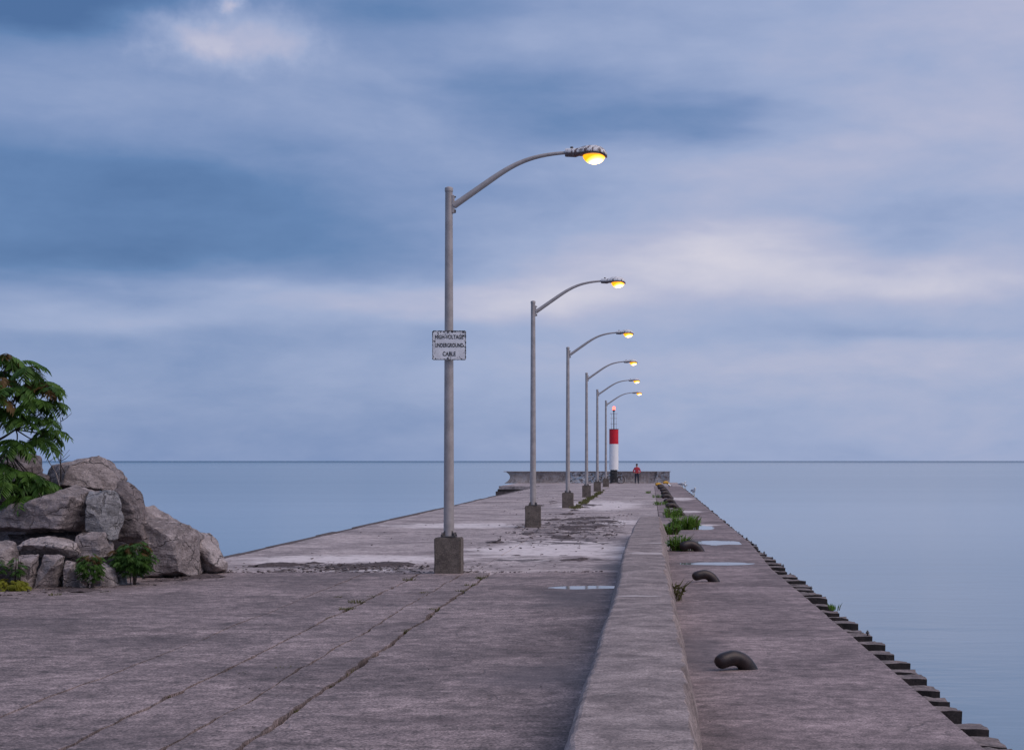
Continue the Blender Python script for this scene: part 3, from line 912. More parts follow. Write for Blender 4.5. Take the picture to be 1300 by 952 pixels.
def make_lamp(H):
    t_ = empty('street_lamp', (0, 0, 0))
    bm = bmesh.new(); add_box(bm, -0.235, 0.235, -0.235, 0.235, -0.08, 0.645)
    bmesh.ops.bevel(bm, geom=[e for e in bm.edges], offset=0.018, segments=2, affect='EDGES')
    bmesh.ops.subdivide_edges(bm, edges=[e for e in bm.edges if e.calc_length() > 0.2], cuts=5, use_grid_fill=True)
    for q in bm.verts:
        q.co += Vector((nz(q.co.x * 7, q.co.y * 7, q.co.z * 7), nz(q.co.x * 7, q.co.y * 7 + 4, q.co.z * 7), nz(q.co.x * 7 + 9, q.co.y * 7, q.co.z * 7))) * 0.008
    bm_obj('base_block', bm, M['block'], t_)
    bm = bmesh.new(); add_box(bm, -0.135, 0.135, -0.135, 0.135, 0.648, 0.672); bevel_all(bm, 0.005)
    for a in range(4):                                  # triangular stiffeners of the shoe
        an = a * pi / 2 + pi / 4
        ca, sa_ = cos(an), sin(an)
        q = [(0.085, 0.672), (0.165, 0.672), (0.085, 0.78)]
        tvec = Vector((-sa_, ca, 0)) * 0.008
        f1 = [bm.verts.new(Vector((ca * r_, sa_ * r_, z_)) + tvec) for r_, z_ in q]
        f2 = [bm.verts.new(Vector((ca * r_, sa_ * r_, z_)) - tvec) for r_, z_ in q]
        bm.faces.new(f1); bm.faces.new(list(reversed(f2)))
        for i_ in range(3):
            bm.faces.new((f1[i_], f2[i_], f2[(i_ + 1) % 3], f1[(i_ + 1) % 3]))
    plate = bm_obj('base_plate', bm, M['steel_dark'], t_)
    for sx in (-1, 1):
        for sy in (-1, 1):
            bm = bmesh.new(); add_tube(bm, [(sx * 0.108, sy * 0.108, 0.66), (sx * 0.108, sy * 0.108, 0.735)], 0.012, 6)
            add_tube(bm, [(sx * 0.108, sy * 0.108, 0.674), (sx * 0.108, sy * 0.108, 0.70)], 0.024, 6)
            bm_obj('anchor_bolt', bm, M['steel_dark'], plate)
    bm = bmesh.new()
    zs = [0.672 + (H - 0.672) * i_ / 12 for i_ in range(13)]
    add_tube(bm, [(0, 0, z) for z in zs], [0.094 + (0.066 - 0.094) * i_ / 12 for i_ in range(13)], 24)
    bm_obj('pole', bm, M['galv'], t_, auto=40)
    bm = bmesh.new(); add_tube(bm, [(0, 0, H - 0.055), (0, 0, H - 0.002), (0, 0, H + 0.012), (0, 0, H + 0.03)], [0.074, 0.074, 0.070, 0.035], 24)
    bm_obj('pole_cap', bm, M['galv'], t_, auto=40)
    # bracket
    bm = bmesh.new(); add_box(bm, 0.045, 0.098, -0.045, 0.045, H - 0.44, H - 0.12); bevel_all(bm, 0.008)
    br = bm_obj('arm_bracket', bm, M['galv'], t_)
    for z in (H - 0.15, H - 0.39, H - 0.42):
        bm = bmesh.new(); add_tube(bm, [(0.09, 0, z), (0.125, 0, z)], 0.016, 6)
        bm_obj('bracket_bolt', bm, M['steel_dark'], br)
    # arm: straight rise, then sweeping over to the horizontal
    zb = H - 0.31
    pts = [Vector((0.085, 0, zb)), Vector((0.42, 0, zb + 0.235)), Vector((0.75, 0, zb + 0.466))]
    pts += bez((0.75, 0, zb + 0.466), (1.16, 0, zb + 0.75), (1.45, 0, zb + 0.91), (2.12, 0, zb + 0.945), 14)[1:]
    n_ = len(pts)
    bm = bmesh.new(); add_tube(bm, pts, [0.058 - 0.029 * (i_ / (n_ - 1)) ** 0.8 for i_ in range(n_)], 16)
    bm_obj('arm', bm, M['galv'], t_, auto=40)
    # cobra-head luminaire
    zl = zb + 0.945
    lum = bpy.data.objects.new('luminaire', None)
    bm = bmesh.new()
    # lofted housing along x, local origin at the fitter end
    secs = [(0.0, 0.060, 0.066, 0.0), (0.015, 0.072, 0.074, 0.0), (0.19, 0.082, 0.080, -0.002), (0.25, 0.105, 0.090, -0.004), (0.33, 0.150, 0.118, -0.004), (0.43, 0.182, 0.136, -0.004),
            (0.55, 0.188, 0.138, -0.006), (0.64, 0.168, 0.118, -0.014), (0.71, 0.120, 0.078, -0.026), (0.748, 0.045, 0.035, -0.040)]
    rings = []
    for (x, ry, hz, zc_) in secs:
        ring = []
        for k_ in range(18):
            a = 2 * pi * k_ / 18
            zz = sin(a) * (hz if sin(a) > 0 else (0.055 if x > 0.22 else hz))
            ring.append(bm.verts.new((x, cos(a) * ry, zc_ + zz)))
        rings.append(ring)
    for r0, r1 in zip(rings, rings[1:]):
        for k_ in range(18):
            bm.faces.new((r0[k_], r1[k_], r1[(k_ + 1) % 18], r0[(k_ + 1) % 18])).smooth = True
    bm.faces.new(rings[0]); bm.faces.new(list(reversed(rings[-1])))
    bmesh.ops.recalc_face_normals(bm, faces=list(bm.faces))
    hs = bm_obj('luminaire', bm, M['housing'], t_, loc=(2.06, 0, zl), auto=45)
    bm = bmesh.new(); add_tube(bm, [(0.12, 0, 0.06), (0.12, 0, 0.105)], [0.030, 0.026], 10)
    bm_obj('photocell', bm, M['steel_dark'], hs)
    bm = bmesh.new(); oval_dome(bm, 0.0, 0.0, 0.200, 0.165, 0.155, -1)
    bm_obj('lamp_glass', bm, M['sodium'], hs, loc=(0.515, 0, -0.048))
    bm = bmesh.new(); add_tube(bm, [(0.34, 0, -0.058), (0.36, 0, -0.046)], 0.01, 6)
    add_box(bm, 0.33, 0.365, -0.05, 0.05, -0.07, -0.05)
    bm_obj('latch', bm, M['steel_dark'], hs)
    bpy.data.objects.remove(lum)
    return t_


def copy_tree(o, parent=None):
    c = o.copy(); C.objects.link(c)
    if parent is not None:
        c.parent = parent
    for ch in list(o.children):
        copy_tree(ch, c)
    return c


LAMPS = [(-3.58, 29.75, 0, 'nearest street lamp, with the chipped warning sign on its pole'),
         (-3.57, 50.9, 0, 'second street lamp from the near end of the pier'),
         (-3.53, 71.5, 0, 'third street lamp from the near end of the pier'),
         (-3.53, 92.3, 0, 'fourth street lamp from the near end of the pier'),
         (-3.50, 110.0, -0.16, 'fifth street lamp from the near end, last but one'),
         (-3.46, 129.5, -0.18, 'farthest and smallest street lamp, beside the red and white light tower')]
proto = make_lamp(6.83)
for i, (x, y, dh, lab) in enumerate(LAMPS):
    o = proto if i == 0 else copy_tree(proto)
    if i > 0:
        for ch in o.children:
            if ch.name.startswith('luminaire'):
                ch.data = ch.data.copy() if i == 1 else ch.data
    o.location = (x, y, 0)
    o.scale = (1, 1, 1 + dh / 6.83)
    o.rotation_euler = (0, 0, (0.0, 0.03, -0.02, 0.02, 0.0, 0.04)[i])
    tag(o, lab, 'street lamp', 'street lamps along the pier')
    if i == 1:
        for ch in o.children:
            if ch.name.startswith('luminaire'):
                ch.data.materials.clear(); ch.data.materials.append(M['housing_b']); second = ch.data
    elif i > 1:
        for ch in o.children:
            if ch.name.startswith('luminaire'): ch.data = second

# ------------------------------------------------------------------ warning sign
sg = empty('warning_sign', (-3.56, 29.62, 4.04), 'chipped white sign reading high-voltage underground cable on the nearest lamp pole', 'sign')
bm = bmesh.new(); add_box(bm, -0.30, 0.30, -0.006, 0.0, -0.26, 0.26)
bmesh.ops.bevel(bm, geom=[e for e in bm.edges if abs(e.verts[0].co.y - e.verts[1].co.y) > 0.003], offset=0.015, segments=3, affect='EDGES')
pan = bm_obj('panel', bm, M['sign'], sg)
bm = bmesh.new()
for (x0, x1, z0, z1) in ((-0.292, 0.292, 0.247, 0.253), (-0.292, 0.292, -0.253, -0.247), (-0.292, -0.286, -0.2465, 0.2465), (0.286, 0.292, -0.2465, 0.2465)):
    add_box(bm, x0, x1, -0.0085, -0.0062, z0, z1)
bm_obj('border_line', bm, M['black'], sg)
for txt, z, sz in (('HIGH-VOLTAGE', 0.115, 0.098), ('UNDERGROUND', -0.032, 0.098), ('CABLE', -0.185, 0.102)):
    cu = bpy.data.curves.new('lettering', 'FONT'); cu.body = txt; cu.size = sz; cu.align_x = 'CENTER'; cu.extrude = 0.0008
    cu.offset = 0.0026; cu.space_character = 1.04
    to = bpy.data.objects.new('tmp', cu); C.objects.link(to)
    bpy.context.view_layer.update()
    me = bpy.data.meshes.new_from_object(to.evaluated_get(bpy.context.evaluated_depsgraph_get()))
    bpy.data.objects.remove(to)
    wd = max(v.co.x for v in me.vertices) - min(v.co.x for v in me.vertices)
    lim = 0.50 if txt != 'CABLE' else 0.23
    sx = lim / wd
    for v in me.vertices:
        v.co = Vector((v.co.x * sx, -0.0085 - v.co.z, v.co.y + z))
    me.name = 'lettering'
    link('lettering', me, M['black'], sg)
for z in (0.235, -0.225):
    bm = bmesh.new(); add_tube(bm, [(-0.02, -0.018, z), (-0.02, 0.03, z)], 0.014, 8)
    bm_obj('fixing_bolt', bm, M['steel_dark'], sg)
for z in (0.20, -0.20):
    bm = bmesh.new()
    pts = [(-0.02 + 0.088 * cos(a), 0.13 + 0.088 * sin(a), z) for a in [2 * pi * i_ / 20 for i_ in range(21)]]
    add_tube(bm, pts, 0.008, 6)
    bm_obj('strap', bm, M['steel_dark'], sg)

# ------------------------------------------------------------------ mooring hooks


def hook_mesh(turn, sc):
    bm = bmesh.new()
    path = bez((0.03, 0, -0.12), (-0.02, 0, 0.07), (-0.13, -0.00, 0.165), (-0.31, -0.01, 0.092), 14)
    rad = []
    for i_ in range(15):
        s = i_ / 14
        rad.append(0.094 * (1 - s) + 0.062 * s + 0.012 * max(0, s - 0.6) / 0.4)
    path += [Vector((-0.338, -0.012, 0.078)), Vector((-0.356, -0.013, 0.068)), Vector((-0.366, -0.014, 0.062))]
    rad += [0.068, 0.052, 0.026]
    add_tube(bm, path, rad, 20)
    for q in bm.verts:
        q.co += Vector((nz(q.co.x * 12, q.co.y * 12, q.co.z * 12), nz(q.co.x * 12 + 5, q.co.y * 12, 1), nz(q.co.x * 12, 3, q.co.z * 12))) * 0.005
        q.co = Matrix.Rotation(turn, 3, 'Z') @ (q.co * sc)
    me = bpy.data.meshes.new('mooring_hook'); bm.to_mesh(me); bm.free(); me.shade_smooth()
    return me


hm = [hook_mesh(0.45, 1.0), hook_mesh(0.25, 1.05), hook_mesh(0.35, 1.0)]
hk = [(952, 849), (908, 738), (889, 699.5), (864, 671), (868, 655), (860.5, 646), (856, 639.5), (853, 633.5), (850, 628.5), (847.5, 624.5), (845, 621.5), (843, 619)]
ordw = ['nearest', 'second', 'third', 'fourth', 'fifth', 'sixth', 'seventh', 'eighth', 'ninth', 'tenth', 'eleventh', 'twelfth']
for i, (px, py) in enumerate(hk):
    p = gp(px, py)
    o = link('mooring_hook', hm[i % 3], M['rust'])
    o.location = (p.x, p.y, 0.0)
    s_ = 1.0 if i < 3 else 1.15
    if i == 2: s_ = 1.30
    if i >= 5: s_ = 1.45
    o.scale = (s_, s_, s_)
    lab = {0: 'nearest rusty iron mooring hook, alone on bare dark concrete', 1: 'second rusty mooring hook, just in front of the long puddle',
           2: 'third rusty mooring hook, behind two small clumps of green weeds', 3: 'fourth mooring hook, half hidden by the biggest weed clump',
           4: 'fifth mooring hook, rising out of weeds by the far end of the low wall'}.get(i, 'rusty mooring hook, %s from the near end of the row' % ordw[i])
    tag(o, lab, 'mooring hook', 'mooring hooks along the right side')
for (px, py, lab) in ((840, 617, 'yellow painted mooring hook nearer the graffiti wall, left of the pair'), (849, 614.6, 'yellow painted mooring hook at the foot of the far wall corner')):
    p = gp(px, py)
    me = hm[0].copy(); me.materials.clear(); me.materials.append(M['yellow'])
    o = link('mooring_hook', me); o.location = (p.x, p.y, 0.0); o.scale = (1.5, 1.5, 1.5)
    tag(o, lab, 'mooring hook', 'mooring hooks along the right side')

# ------------------------------------------------------------------ puddles


PLAB = ['rain puddle against the left side of the low wall', 'long thin puddle across the right strip', 'puddle beside the third mooring hook',
        'small puddle against the right side of the low wall', 'puddle behind the biggest weed clump', 'little puddle beside the small weed clump near the wall end']
for (cx, cy, rx, ry, lv), lab in zip(PUD, PLAB):
    bm = bmesh.new()
    c = bm.verts.new((0, 0, 0)); ring = []
    for k_ in range(48):
        an = 2 * pi * k_ / 48
        ring.append(bm.verts.new((rx * 1.5 * cos(an), ry * 1.5 * sin(an), 0)))
    for v in ring:                       # keep the sheet inside its own deck piece
        X_ = v.co.x + cx
        v.co.x = (min(X_, -0.46) if cx < 0 else min(max(X_, 0.36), 2.2)) - cx
    for k_ in range(48):
        bm.faces.new((c, ring[k_], ring[(k_ + 1) % 48]))
    bm.normal_update()
    tag(bm_obj('puddle', bm, M['puddle'], loc=(cx, cy, lv)), lab, None, None, 'structure')

# ------------------------------------------------------------------ loose soil, rubble, weeds
bm = bmesh.new()


def soil_area(x0, x1, y0, y1, thr, amp, nx, ny, seed, base, sx=1.0, sy=0.6):
    g = {}
    for j in range(ny + 1):
        for i_ in range(nx + 1):
            x = x0 + (x1 - x0) * i_ / nx; y = y0 + (y1 - y0) * j / ny
            ex = min((x - x0) / (x1 - x0), (x1 - x) / (x1 - x0)) * 4; ey = min((y - y0) / (y1 - y0), (y1 - y) / (y1 - y0)) * 4
            h_ = fb(x * sx + seed, y * sy, seed, 5) * 0.9 + min(1, ex) * min(1, ey) * 0.5 - thr
            h2 = h_ * amp + 0.012 * fb(x * 9, y * 9, 1, 3) * (h_ > 0)
            g[i_, j] = (h_, (x, y, base + max(-0.02, min(h2 * 0.65, 0.05))))
    cache = {}
    for j in range(ny):
        for i_ in range(nx):
            q = [(i_, j), (i_ + 1, j), (i_ + 1, j + 1), (i_, j + 1)]
            if max(g[c][0] for c in q) > 0:
                vs_ = []
                for c in q:
                    if c not in cache: cache[c] = bm.verts.new(g[c][1])
                    vs_.append(cache[c])
                bm.faces.new(vs_)


soil_area(-7.6, -3.75, 30.05, 32.9, 0.42, 0.16, 120, 80, 3.0, 0.004)
soil_area(-4.1, -0.7, 41.0, 64.0, 0.62, 0.16, 110, 260, 11.0, 0.002, 1.1, 0.5)
soil_area(-3.2, -0.8, 33.0, 36.0, 0.80, 0.16, 60, 60, 17.0, 0.002)
soil_area(-8.6, -7.4, 29.7, 30.4, 0.50, 0.16, 40, 30, 23.0, 0.004)
soil_area(-10.6, -8.3, 25.2, 27.6, 0.42, 0.16, 90, 90, 41.0, 0.020)
soil_area(-8.9, -7.3, 26.8, 29.6, 0.55, 0.16, 70, 90, 47.0, 0.020)
soil_area(-6.5, -0.8, 64.0, 92.0, 0.95, 0.15, 80, 200, 31.0, 0.002, 0.9, 0.4)
tag(bm_obj('soil_patches', bm, M['soil'], smooth=True), 'dark crumbled soil and broken paving lying in patches on the deck', None, None, 'stuff')

bm = bmesh.new()


def chip(x, y, z, s):
    vs_ = [bm.verts.new((x + random.uniform(-s, s), y + random.uniform(-s, s), z + random.uniform(-0.1, 0.75) * s * 0.8)) for _ in range(6)]
    try:
        bmesh.ops.convex_hull(bm, input=vs_)
    except Exception:
        pass


for _ in range(520):
    chip(random.gauss(-5.4, 1.1), random.gauss(31.2, 0.65), 0.015, random.uniform(0.012, 0.055))
for _ in range(420):
    chip(random.uniform(-4.0, -0.8), random.gauss(50, 6.5), 0.01, random.uniform(0.012, 0.07))
for _ in range(240):
    x = random.uniform(-8.3, -0.9); chip(x, 29.86 + ye(x) + abs(random.gauss(0, 0.10)), 0.01, random.uniform(0.012, 0.05))
for _ in range(260):
    chip(random.uniform(-8.4, -0.8), random.uniform(33, 110), 0.005, random.uniform(0.012, 0.05))
for _ in range(130):
    chip(random.uniform(-9.5, -0.8), random.uniform(12, 29.5), 0.028, random.uniform(0.006, 0.018))
for _ in range(160):
    px_ = random.uniform(-20, 295); q_ = gp(px_, 757 - 0.088 * px_ + random.gauss(0, 3)); chip(q_.x, q_.y, 0.03, random.uniform(0.01, 0.05))
for _ in range(60):
    chip(random.uniform(0.4, 2.1), random.uniform(12, 60), 0.010, random.uniform(0.006, 0.016))
loose = [v for v in bm.verts if not v.link_faces]
bmesh.ops.delete(bm, geom=loose, context='VERTS')
tag(bm_obj('rubble', bm, M['chips']), 'small chips of broken paving scattered on the deck', None, None, 'stuff')


def blade(bm, p, dirx, diry, h_, w_, bend, mi=0):
    a = random.uniform(0, 2 * pi)
    sx_, sy_ = cos(a) * w_, sin(a) * w_
    p = Vector(p)
    m1 = p + Vector((dirx * bend * 0.35, diry * bend * 0.35, h_ * 0.6)); tip = p + Vector((dirx * bend, diry * bend, h_))
    s = Vector((sx_, sy_, 0))
    v = [bm.verts.new(p - s * 0.7), bm.verts.new(p + s * 0.7), bm.verts.new(m1 + s), bm.verts.new(m1 - s), bm.verts.new(tip)]
    bm.faces.new((v[0], v[1], v[2], v[3])).material_index = mi
    bm.faces.new((v[3], v[2], v[4])).material_index = mi


def tuft(bm, x, y, r_, h_, n_, w_=0.006, z=0.0, spread=0.6, sxr=1.0):
    for _ in range(n_):
        an = random.uniform(0, 2 * pi); rr = r_ * math.sqrt(random.random())
        px, py = cos(an) * rr * sxr, sin(an) * rr
        hh = h_ * random.uniform(0.45, 1.0)
        k_ = spread * hh
        if h_ > 0.2:
            for q_ in range(3):
                zq = hh * random.uniform(0.25, 0.85); a2 = random.uniform(0, 2 * pi)
                blade(bm, (x + px + cos(an) * k_ * 0.3, y + py + sin(an) * k_ * 0.3, z + zq), cos(a2) * 0.10, sin(a2) * 0.10, random.uniform(-0.02, 0.06), w_ * 1.5, 1.0)
        blade(bm, (x + px, y + py, z), cos(an) * k_ * random.uniform(0, 1) + random.uniform(-.1, .1) * hh, sin(an) * k_ * random.random(), hh, w_ * random.uniform(0.6, 1.4), 1.0, 1 if random.random() < 0.22 else 0)


bm = bmesh.new()
for (px, py, rr, hh, nn) in ((612, 736, 0.10, 0.10, 60), (597, 745, 0.10, 0.08, 60), (585, 752, 0.08, 0.07, 40), (552, 776, 0.09, 0.07, 60), (512, 803, 0.07, 0.06, 40),
                             (520, 738, 0.10, 0.09, 60), (473, 758, 0.07, 0.05, 40), (453, 766, 0.12, 0.08, 70), (440, 775, 0.11, 0.07, 70), (538, 754, 0.07, 0.06, 40),
                             (430, 759, 0.07, 0.05, 30), (70, 757, 0.09, 0.08, 50), (133, 753, 0.07, 0.06, 40), (310, 857, 0.10, 0.05, 60), (362, 850, 0.09, 0.05, 50), (418, 786, 0.07, 0.05, 40)):
    p = gp(px, py, 0.0)
    tuft(bm, p.x, p.y, rr, hh, nn, 0.005, -0.01, 0.8)
for i in range(3):
    for _ in range(16):
        yy = random.uniform(13, 29); ci = random.choice((1, 2, 3, 3))
        tuft(bm, crack_x(ci, yy, 0), yy, 0.05, 0.045, 14, 0.004, -0.02, 0.6)
for _ in range(150):                      # joint running past the lamp bases
    yy = random.uniform(70, 112)
    if fb(yy * 0.35, 7.7, 0, 2) > -0.12:
        tuft(bm, -3.17 + random.gauss(0, 0.07), yy, 0.14, 0.13, 18, 0.012, -0.01, 0.5)
tag(bm_obj('crack_weeds', bm, [M['weed'], M['weed']]), 'dry grass and weeds rooted in the cracks of the deck', None, None, 'stuff')

WEEDS = [(871, 672, 0.36, 0.50, 330, 'biggest clump of bright green weeds beside the mooring hooks'),
         (852, 678.5, 0.20, 0.36, 130, 'small green weed clump against the far end of the low wall'),
         (862, 699, 0.20, 0.42, 140, 'leafy green weed clump in front of the third mooring hook'),
         (875, 698.5, 0.12, 0.26, 60, 'lower green weed clump touching the third mooring hook'),
         (854, 657, 0.30, 0.42, 150, 'green weeds at the end of the low wall, left of the fifth hook'),
         (838, 641, 0.30, 0.22, 90, 'low green weed patch on the open deck, nearer of the three'),
         (837, 632, 0.34, 0.24, 90, 'low green weed patch on the open deck, middle of the three'),
         (823, 626, 0.18, 0.20, 70, 'low green weed patch on the open deck, farthest of the three'),
         (853, 762, 0.14, 0.34, 45, 'thin dry weed leaning on the right face of the low wall'),
         (1059, 771, 0.07, 0.12, 30, 'tiny green weed sprouting from the right timber edge')]
for (px, py, rr, hh, nn, lab) in WEEDS:
    p = gp(px, py)
    bm = bmesh.new()
    tuft(bm, 0, 0, rr, hh, int(nn * 0.6), 0.016 if hh > 0.3 else 0.011, -0.01, 0.7, 1.0)
    o = bm_obj('weed_clump', bm, [M['weed'], M['weed']] if 'dry' in lab else [M['reed'], M['weed']], loc=(p.x, p.y, -0.03 if 'timber' in lab else 0))
    tag(o, lab, 'weed', 'weed clumps along the pier')

# ------------------------------------------------------------------ sumac tree, bushes


def add_leaflet(bm, base, dirv, ln, wd, droop, mi=0):
    dirv = dirv.normalized()
    side_ = dirv.cross(Vector((0, 0, 1)))
    side_ = side_.normalized() if side_.length > 1e-4 else Vector((1, 0, 0))
    b0 = base
    m1 = base + dirv * ln * 0.38 + Vector((0, 0, -droop * ln * 0.15))
    tip = base + dirv * ln + Vector((0, 0, -droop * ln * 0.7))
    l_ = bm.verts.new(m1 + side_ * wd); r_ = bm.verts.new(m1 - side_ * wd)
    c0 = bm.verts.new(b0); c1 = bm.verts.new(m1 + Vector((0, 0, -wd * 0.35))); t1 = bm.verts.new(tip)
    for f in ((c0, c1, l_), (c0, r_, c1), (l_, c1, t1), (c1, r_, t1)):
        bm.faces.new(f).material_index = mi


def add_compound(bm, origin, azim, length, rise, pairs=9, mi=0, lscale=1.0):
    """pinnate leaf: arching midrib with drooping leaflets"""
    o_ = Vector(origin)
    h = Vector((cos(azim), sin(azim), 0))
    pts = []
    for i_ in range(pairs + 2):
        s = i_ / (pairs + 1)
        pts.append(o_ + h * length * s * (1 - 0.12 * s) + Vector((0, 0, length * (rise * s - (rise + 0.35) * s * s))))
    for i_ in range(len(pts) - 1):
        a, b = pts[i_], pts[i_ + 1]
        s_ = Vector((-h.y, h.x, 0)) * 0.004
        v = [bm.verts.new(a - s_), bm.verts.new(a + s_), bm.verts.new(b + s_), bm.verts.new(b - s_)]
        bm.faces.new(v).material_index = mi
    for i_ in range(1, pairs + 1):
        s = i_ / (pairs + 1)
        ln = length * 0.30 * lscale * (0.55 + 0.9 * sin(pi * (0.15 + 0.75 * s)) * 0.6)
        tg = (pts[i_ + 1] - pts[i_]).normalized()
        for sg_ in (-1, 1):
            dv = Vector((-h.y, h.x, 0)) * sg_ + tg * random.uniform(0.35, 0.6)
            add_leaflet(bm, pts[i_], dv, ln, ln * 0.19, random.uniform(0.5, 1.1), mi)
    add_leaflet(bm, pts[-1], (pts[-1] - pts[-2]), length * 0.2, length * 0.035, 0.4, mi)


leafm = {'g': [], 'r': []}
for v in range(6):
    for key, mt in (('g', 'leaf'), ('r', 'leaf_red')):
        bm = bmesh.new()
        add_compound(bm, (0, 0, 0), 0.0, 0.46, random.uniform(0.1, 0.55), random.choice((8, 9, 10)), 0, 1.15)
        me = bpy.data.meshes.new('leaf'); bm.to_mesh(me); bm.free(); me.materials.append(M[mt]); leafm[key].append(me)

tb = at(-14, 640, 28.0)
tree = empty('sumac_tree', tb, 'sumac tree with feathery drooping leaves growing out of the boulders at left', 'tree')


def loc(px, py, d):
    return at(px, py, d) - tb


bm = bmesh.new()
trunk_top = loc(-6, 560, 27.9)
add_tube(bm, [(0, 0, -0.2), loc(-12, 610, 28.0), loc(-9, 585, 27.95), trunk_top], [0.045, 0.040, 0.034, 0.028], 8)
bm_obj('trunk', bm, M['bark'], tree)
TIPS = [(10, 450, 27.8, 1), (26, 460, 28.1, 1), (36, 466, 27.6, 1), (48, 486, 27.9, 1), (60, 490, 27.6, 1), (66, 508, 27.9, 0), (44, 508, 27.4, 0), (58, 530, 27.6, 0), (62, 545, 27.9, 0),
        (22, 492, 27.4, 0), (4, 480, 27.6, 1), (-10, 470, 28.0, 0), (30, 530, 27.3, 0), (8, 520, 27.4, 0), (48, 556, 27.6, 0), (20, 560, 27.3, 0), (-14, 520, 27.9, 0), (-8, 500, 27.2, 1),
        (2, 590, 27.2, 0), (26, 597, 27.3, 0), (44, 607, 27.3, 0), (58, 615, 27.4, 0), (34, 628, 27.2, 0), (10, 612, 27.1, 0), (-12, 600, 27.3, 0), (-30, 490, 27.8, 0), (-36, 540, 27.8, 0), (-26, 580, 27.6, 0)]
nleaf = 0
hubs = [loc(5, 535, 27.7), loc(20, 545, 27.6), loc(8, 570, 27.6), loc(-8, 520, 27.8)]
for hpos in hubs:
    bm = bmesh.new()
    st = trunk_top if hpos.z > trunk_top.z else loc(-10, 600, 28.0)
    add_tube(bm, bez(st, st + (hpos - st) * 0.3 + Vector((0, 0, -0.03)), hpos - Vector((0.08, 0, 0.05)), hpos, 5), [0.024, 0.022, 0.020, 0.018, 0.017, 0.016], 6)
    bm_obj('branch', bm, M['bark'], tree)
for (px, py, d, red) in TIPS:
    tip = loc(px, py, d)
    hp = min(hubs, key=lambda h_: (h_ - tip).length)
    bm = bmesh.new()
    midp = (hp + tip) / 2 + Vector((random.uniform(0, 0.06), random.uniform(-0.05, 0.05), -0.05))
    add_tube(bm, bez(hp, midp, tip - Vector((0.02, 0, 0.10)), tip, 5), [0.013, 0.012, 0.011, 0.010, 0.009, 0.007], 5)
    bm_obj('branch', bm, M['bark'], tree)
    for q in range(10):
        key = 'r' if (red and random.random() < 0.34) else 'g'
        o = link('leaf', leafm[key][random.randrange(6)], None, tree)
        o.location = tip + Vector((random.uniform(-.03, .03), random.uniform(-.03, .03), random.uniform(-.06, .03)))
        o.rotation_euler = (random.uniform(-0.35, 0.35), random.uniform(-0.15, 0.4), q * 2 * pi / 10 + random.uniform(-0.3, 0.3))
        s_ = random.uniform(0.65, 1.05) * (0.85 if px > 55 else 1.0)
        o.scale = (s_, s_, s_)


def bush(name, px, py, d, wpx, hpx, n_leaf, label, mats, leaf_len, flower=False):
    base = at(px, py, d)
    t_ = empty(name, base, label, 'bush')
    rx = wpx / 2 * d / F; hz = hpx * d / F
    bm = bmesh.new(); bs = bmesh.new()
    for _ in range(n_leaf):
        while True:
            u = Vector((random.uniform(-1, 1), random.uniform(-1, 1), random.uniform(-1, 1)))
            if 0.25 < u.length < 1: break
        lump = 0.88 + 0.22 * nz(u.x * 2.5 + px, u.y * 2.5, u.z * 2.5)
        q = Vector((u.x * rx * 0.8 * lump, u.y * rx * 0.6 * lump, hz * 0.56 + u.z * hz * 0.42 * lump))
        red = 1 if (u.z > 0.35 and random.random() < 0.40) else 0
        add_compound(bm, q, math.atan2(u.y, u.x) + random.uniform(-0.6, 0.6), leaf_len * random.uniform(0.7, 1.2), random.uniform(0.0, 0.5), 6, red, 1.25)
    for _ in range(9):
        an = random.uniform(0, 2 * pi); rr = random.uniform(0.2, 0.75)
        e_ = Vector((cos(an) * rx * rr, sin(an) * rx * rr * 0.7, hz * random.uniform(0.5, 0.85)))
        add_tube(bs, bez((cos(an) * 0.04, sin(an) * 0.04, -0.05), (cos(an) * 0.05, sin(an) * 0.05, hz * 0.3), e_ * 0.7, e_, 5), [0.010, 0.009, 0.008, 0.007, 0.006, 0.004], 5)
    bm_obj('foliage', bm, mats, t_)
    bm_obj('stems', bs, M['bark'], t_)
    if flower:
        bf = bmesh.new()
        for _ in range(26):
            q = Vector((random.uniform(-.5, .5) * rx, -rx * random.uniform(0.5, 0.75), hz * random.uniform(0.05, 0.5)))
            for a in range(4):
                add_leaflet(bf, q, Vector((cos(a * 1.57), -0.4, sin(a * 1.57))), 0.022, 0.010, 0)
        bm_obj('pale_leaves', bf, M['rock_pale'], t_)
    return t_


bush('bush', 169, 741, 26.75, 60, 58, 420, 'rounded dark green bush at the foot of the biggest boulder', [M['leaf'], M['leaf_red']], 0.135)
bush('bush', 115, 746, 26.2, 38, 47, 260, 'low dark bush with pale leaves in front of the small pale stone', [M['leaf'], M['leaf_red']], 0.105, True)
bush('bush', 12, 757, 25.6, 54, 24, 180, 'yellow green plant spreading on the deck at the left edge', [M['leaf_yel'], M['leaf_yel']], 0.12)
bush('bush', 22, 738, 25.75, 16, 36, 36, 'thin green creeper hanging down the front row of stones', [M['leaf'], M['leaf']], 0.11)
bush('bush', -2, 738, 25.7, 14, 34, 30, 'green creeper at the left picture edge above the yellow green plant', [M['leaf'], M['leaf']], 0.11)

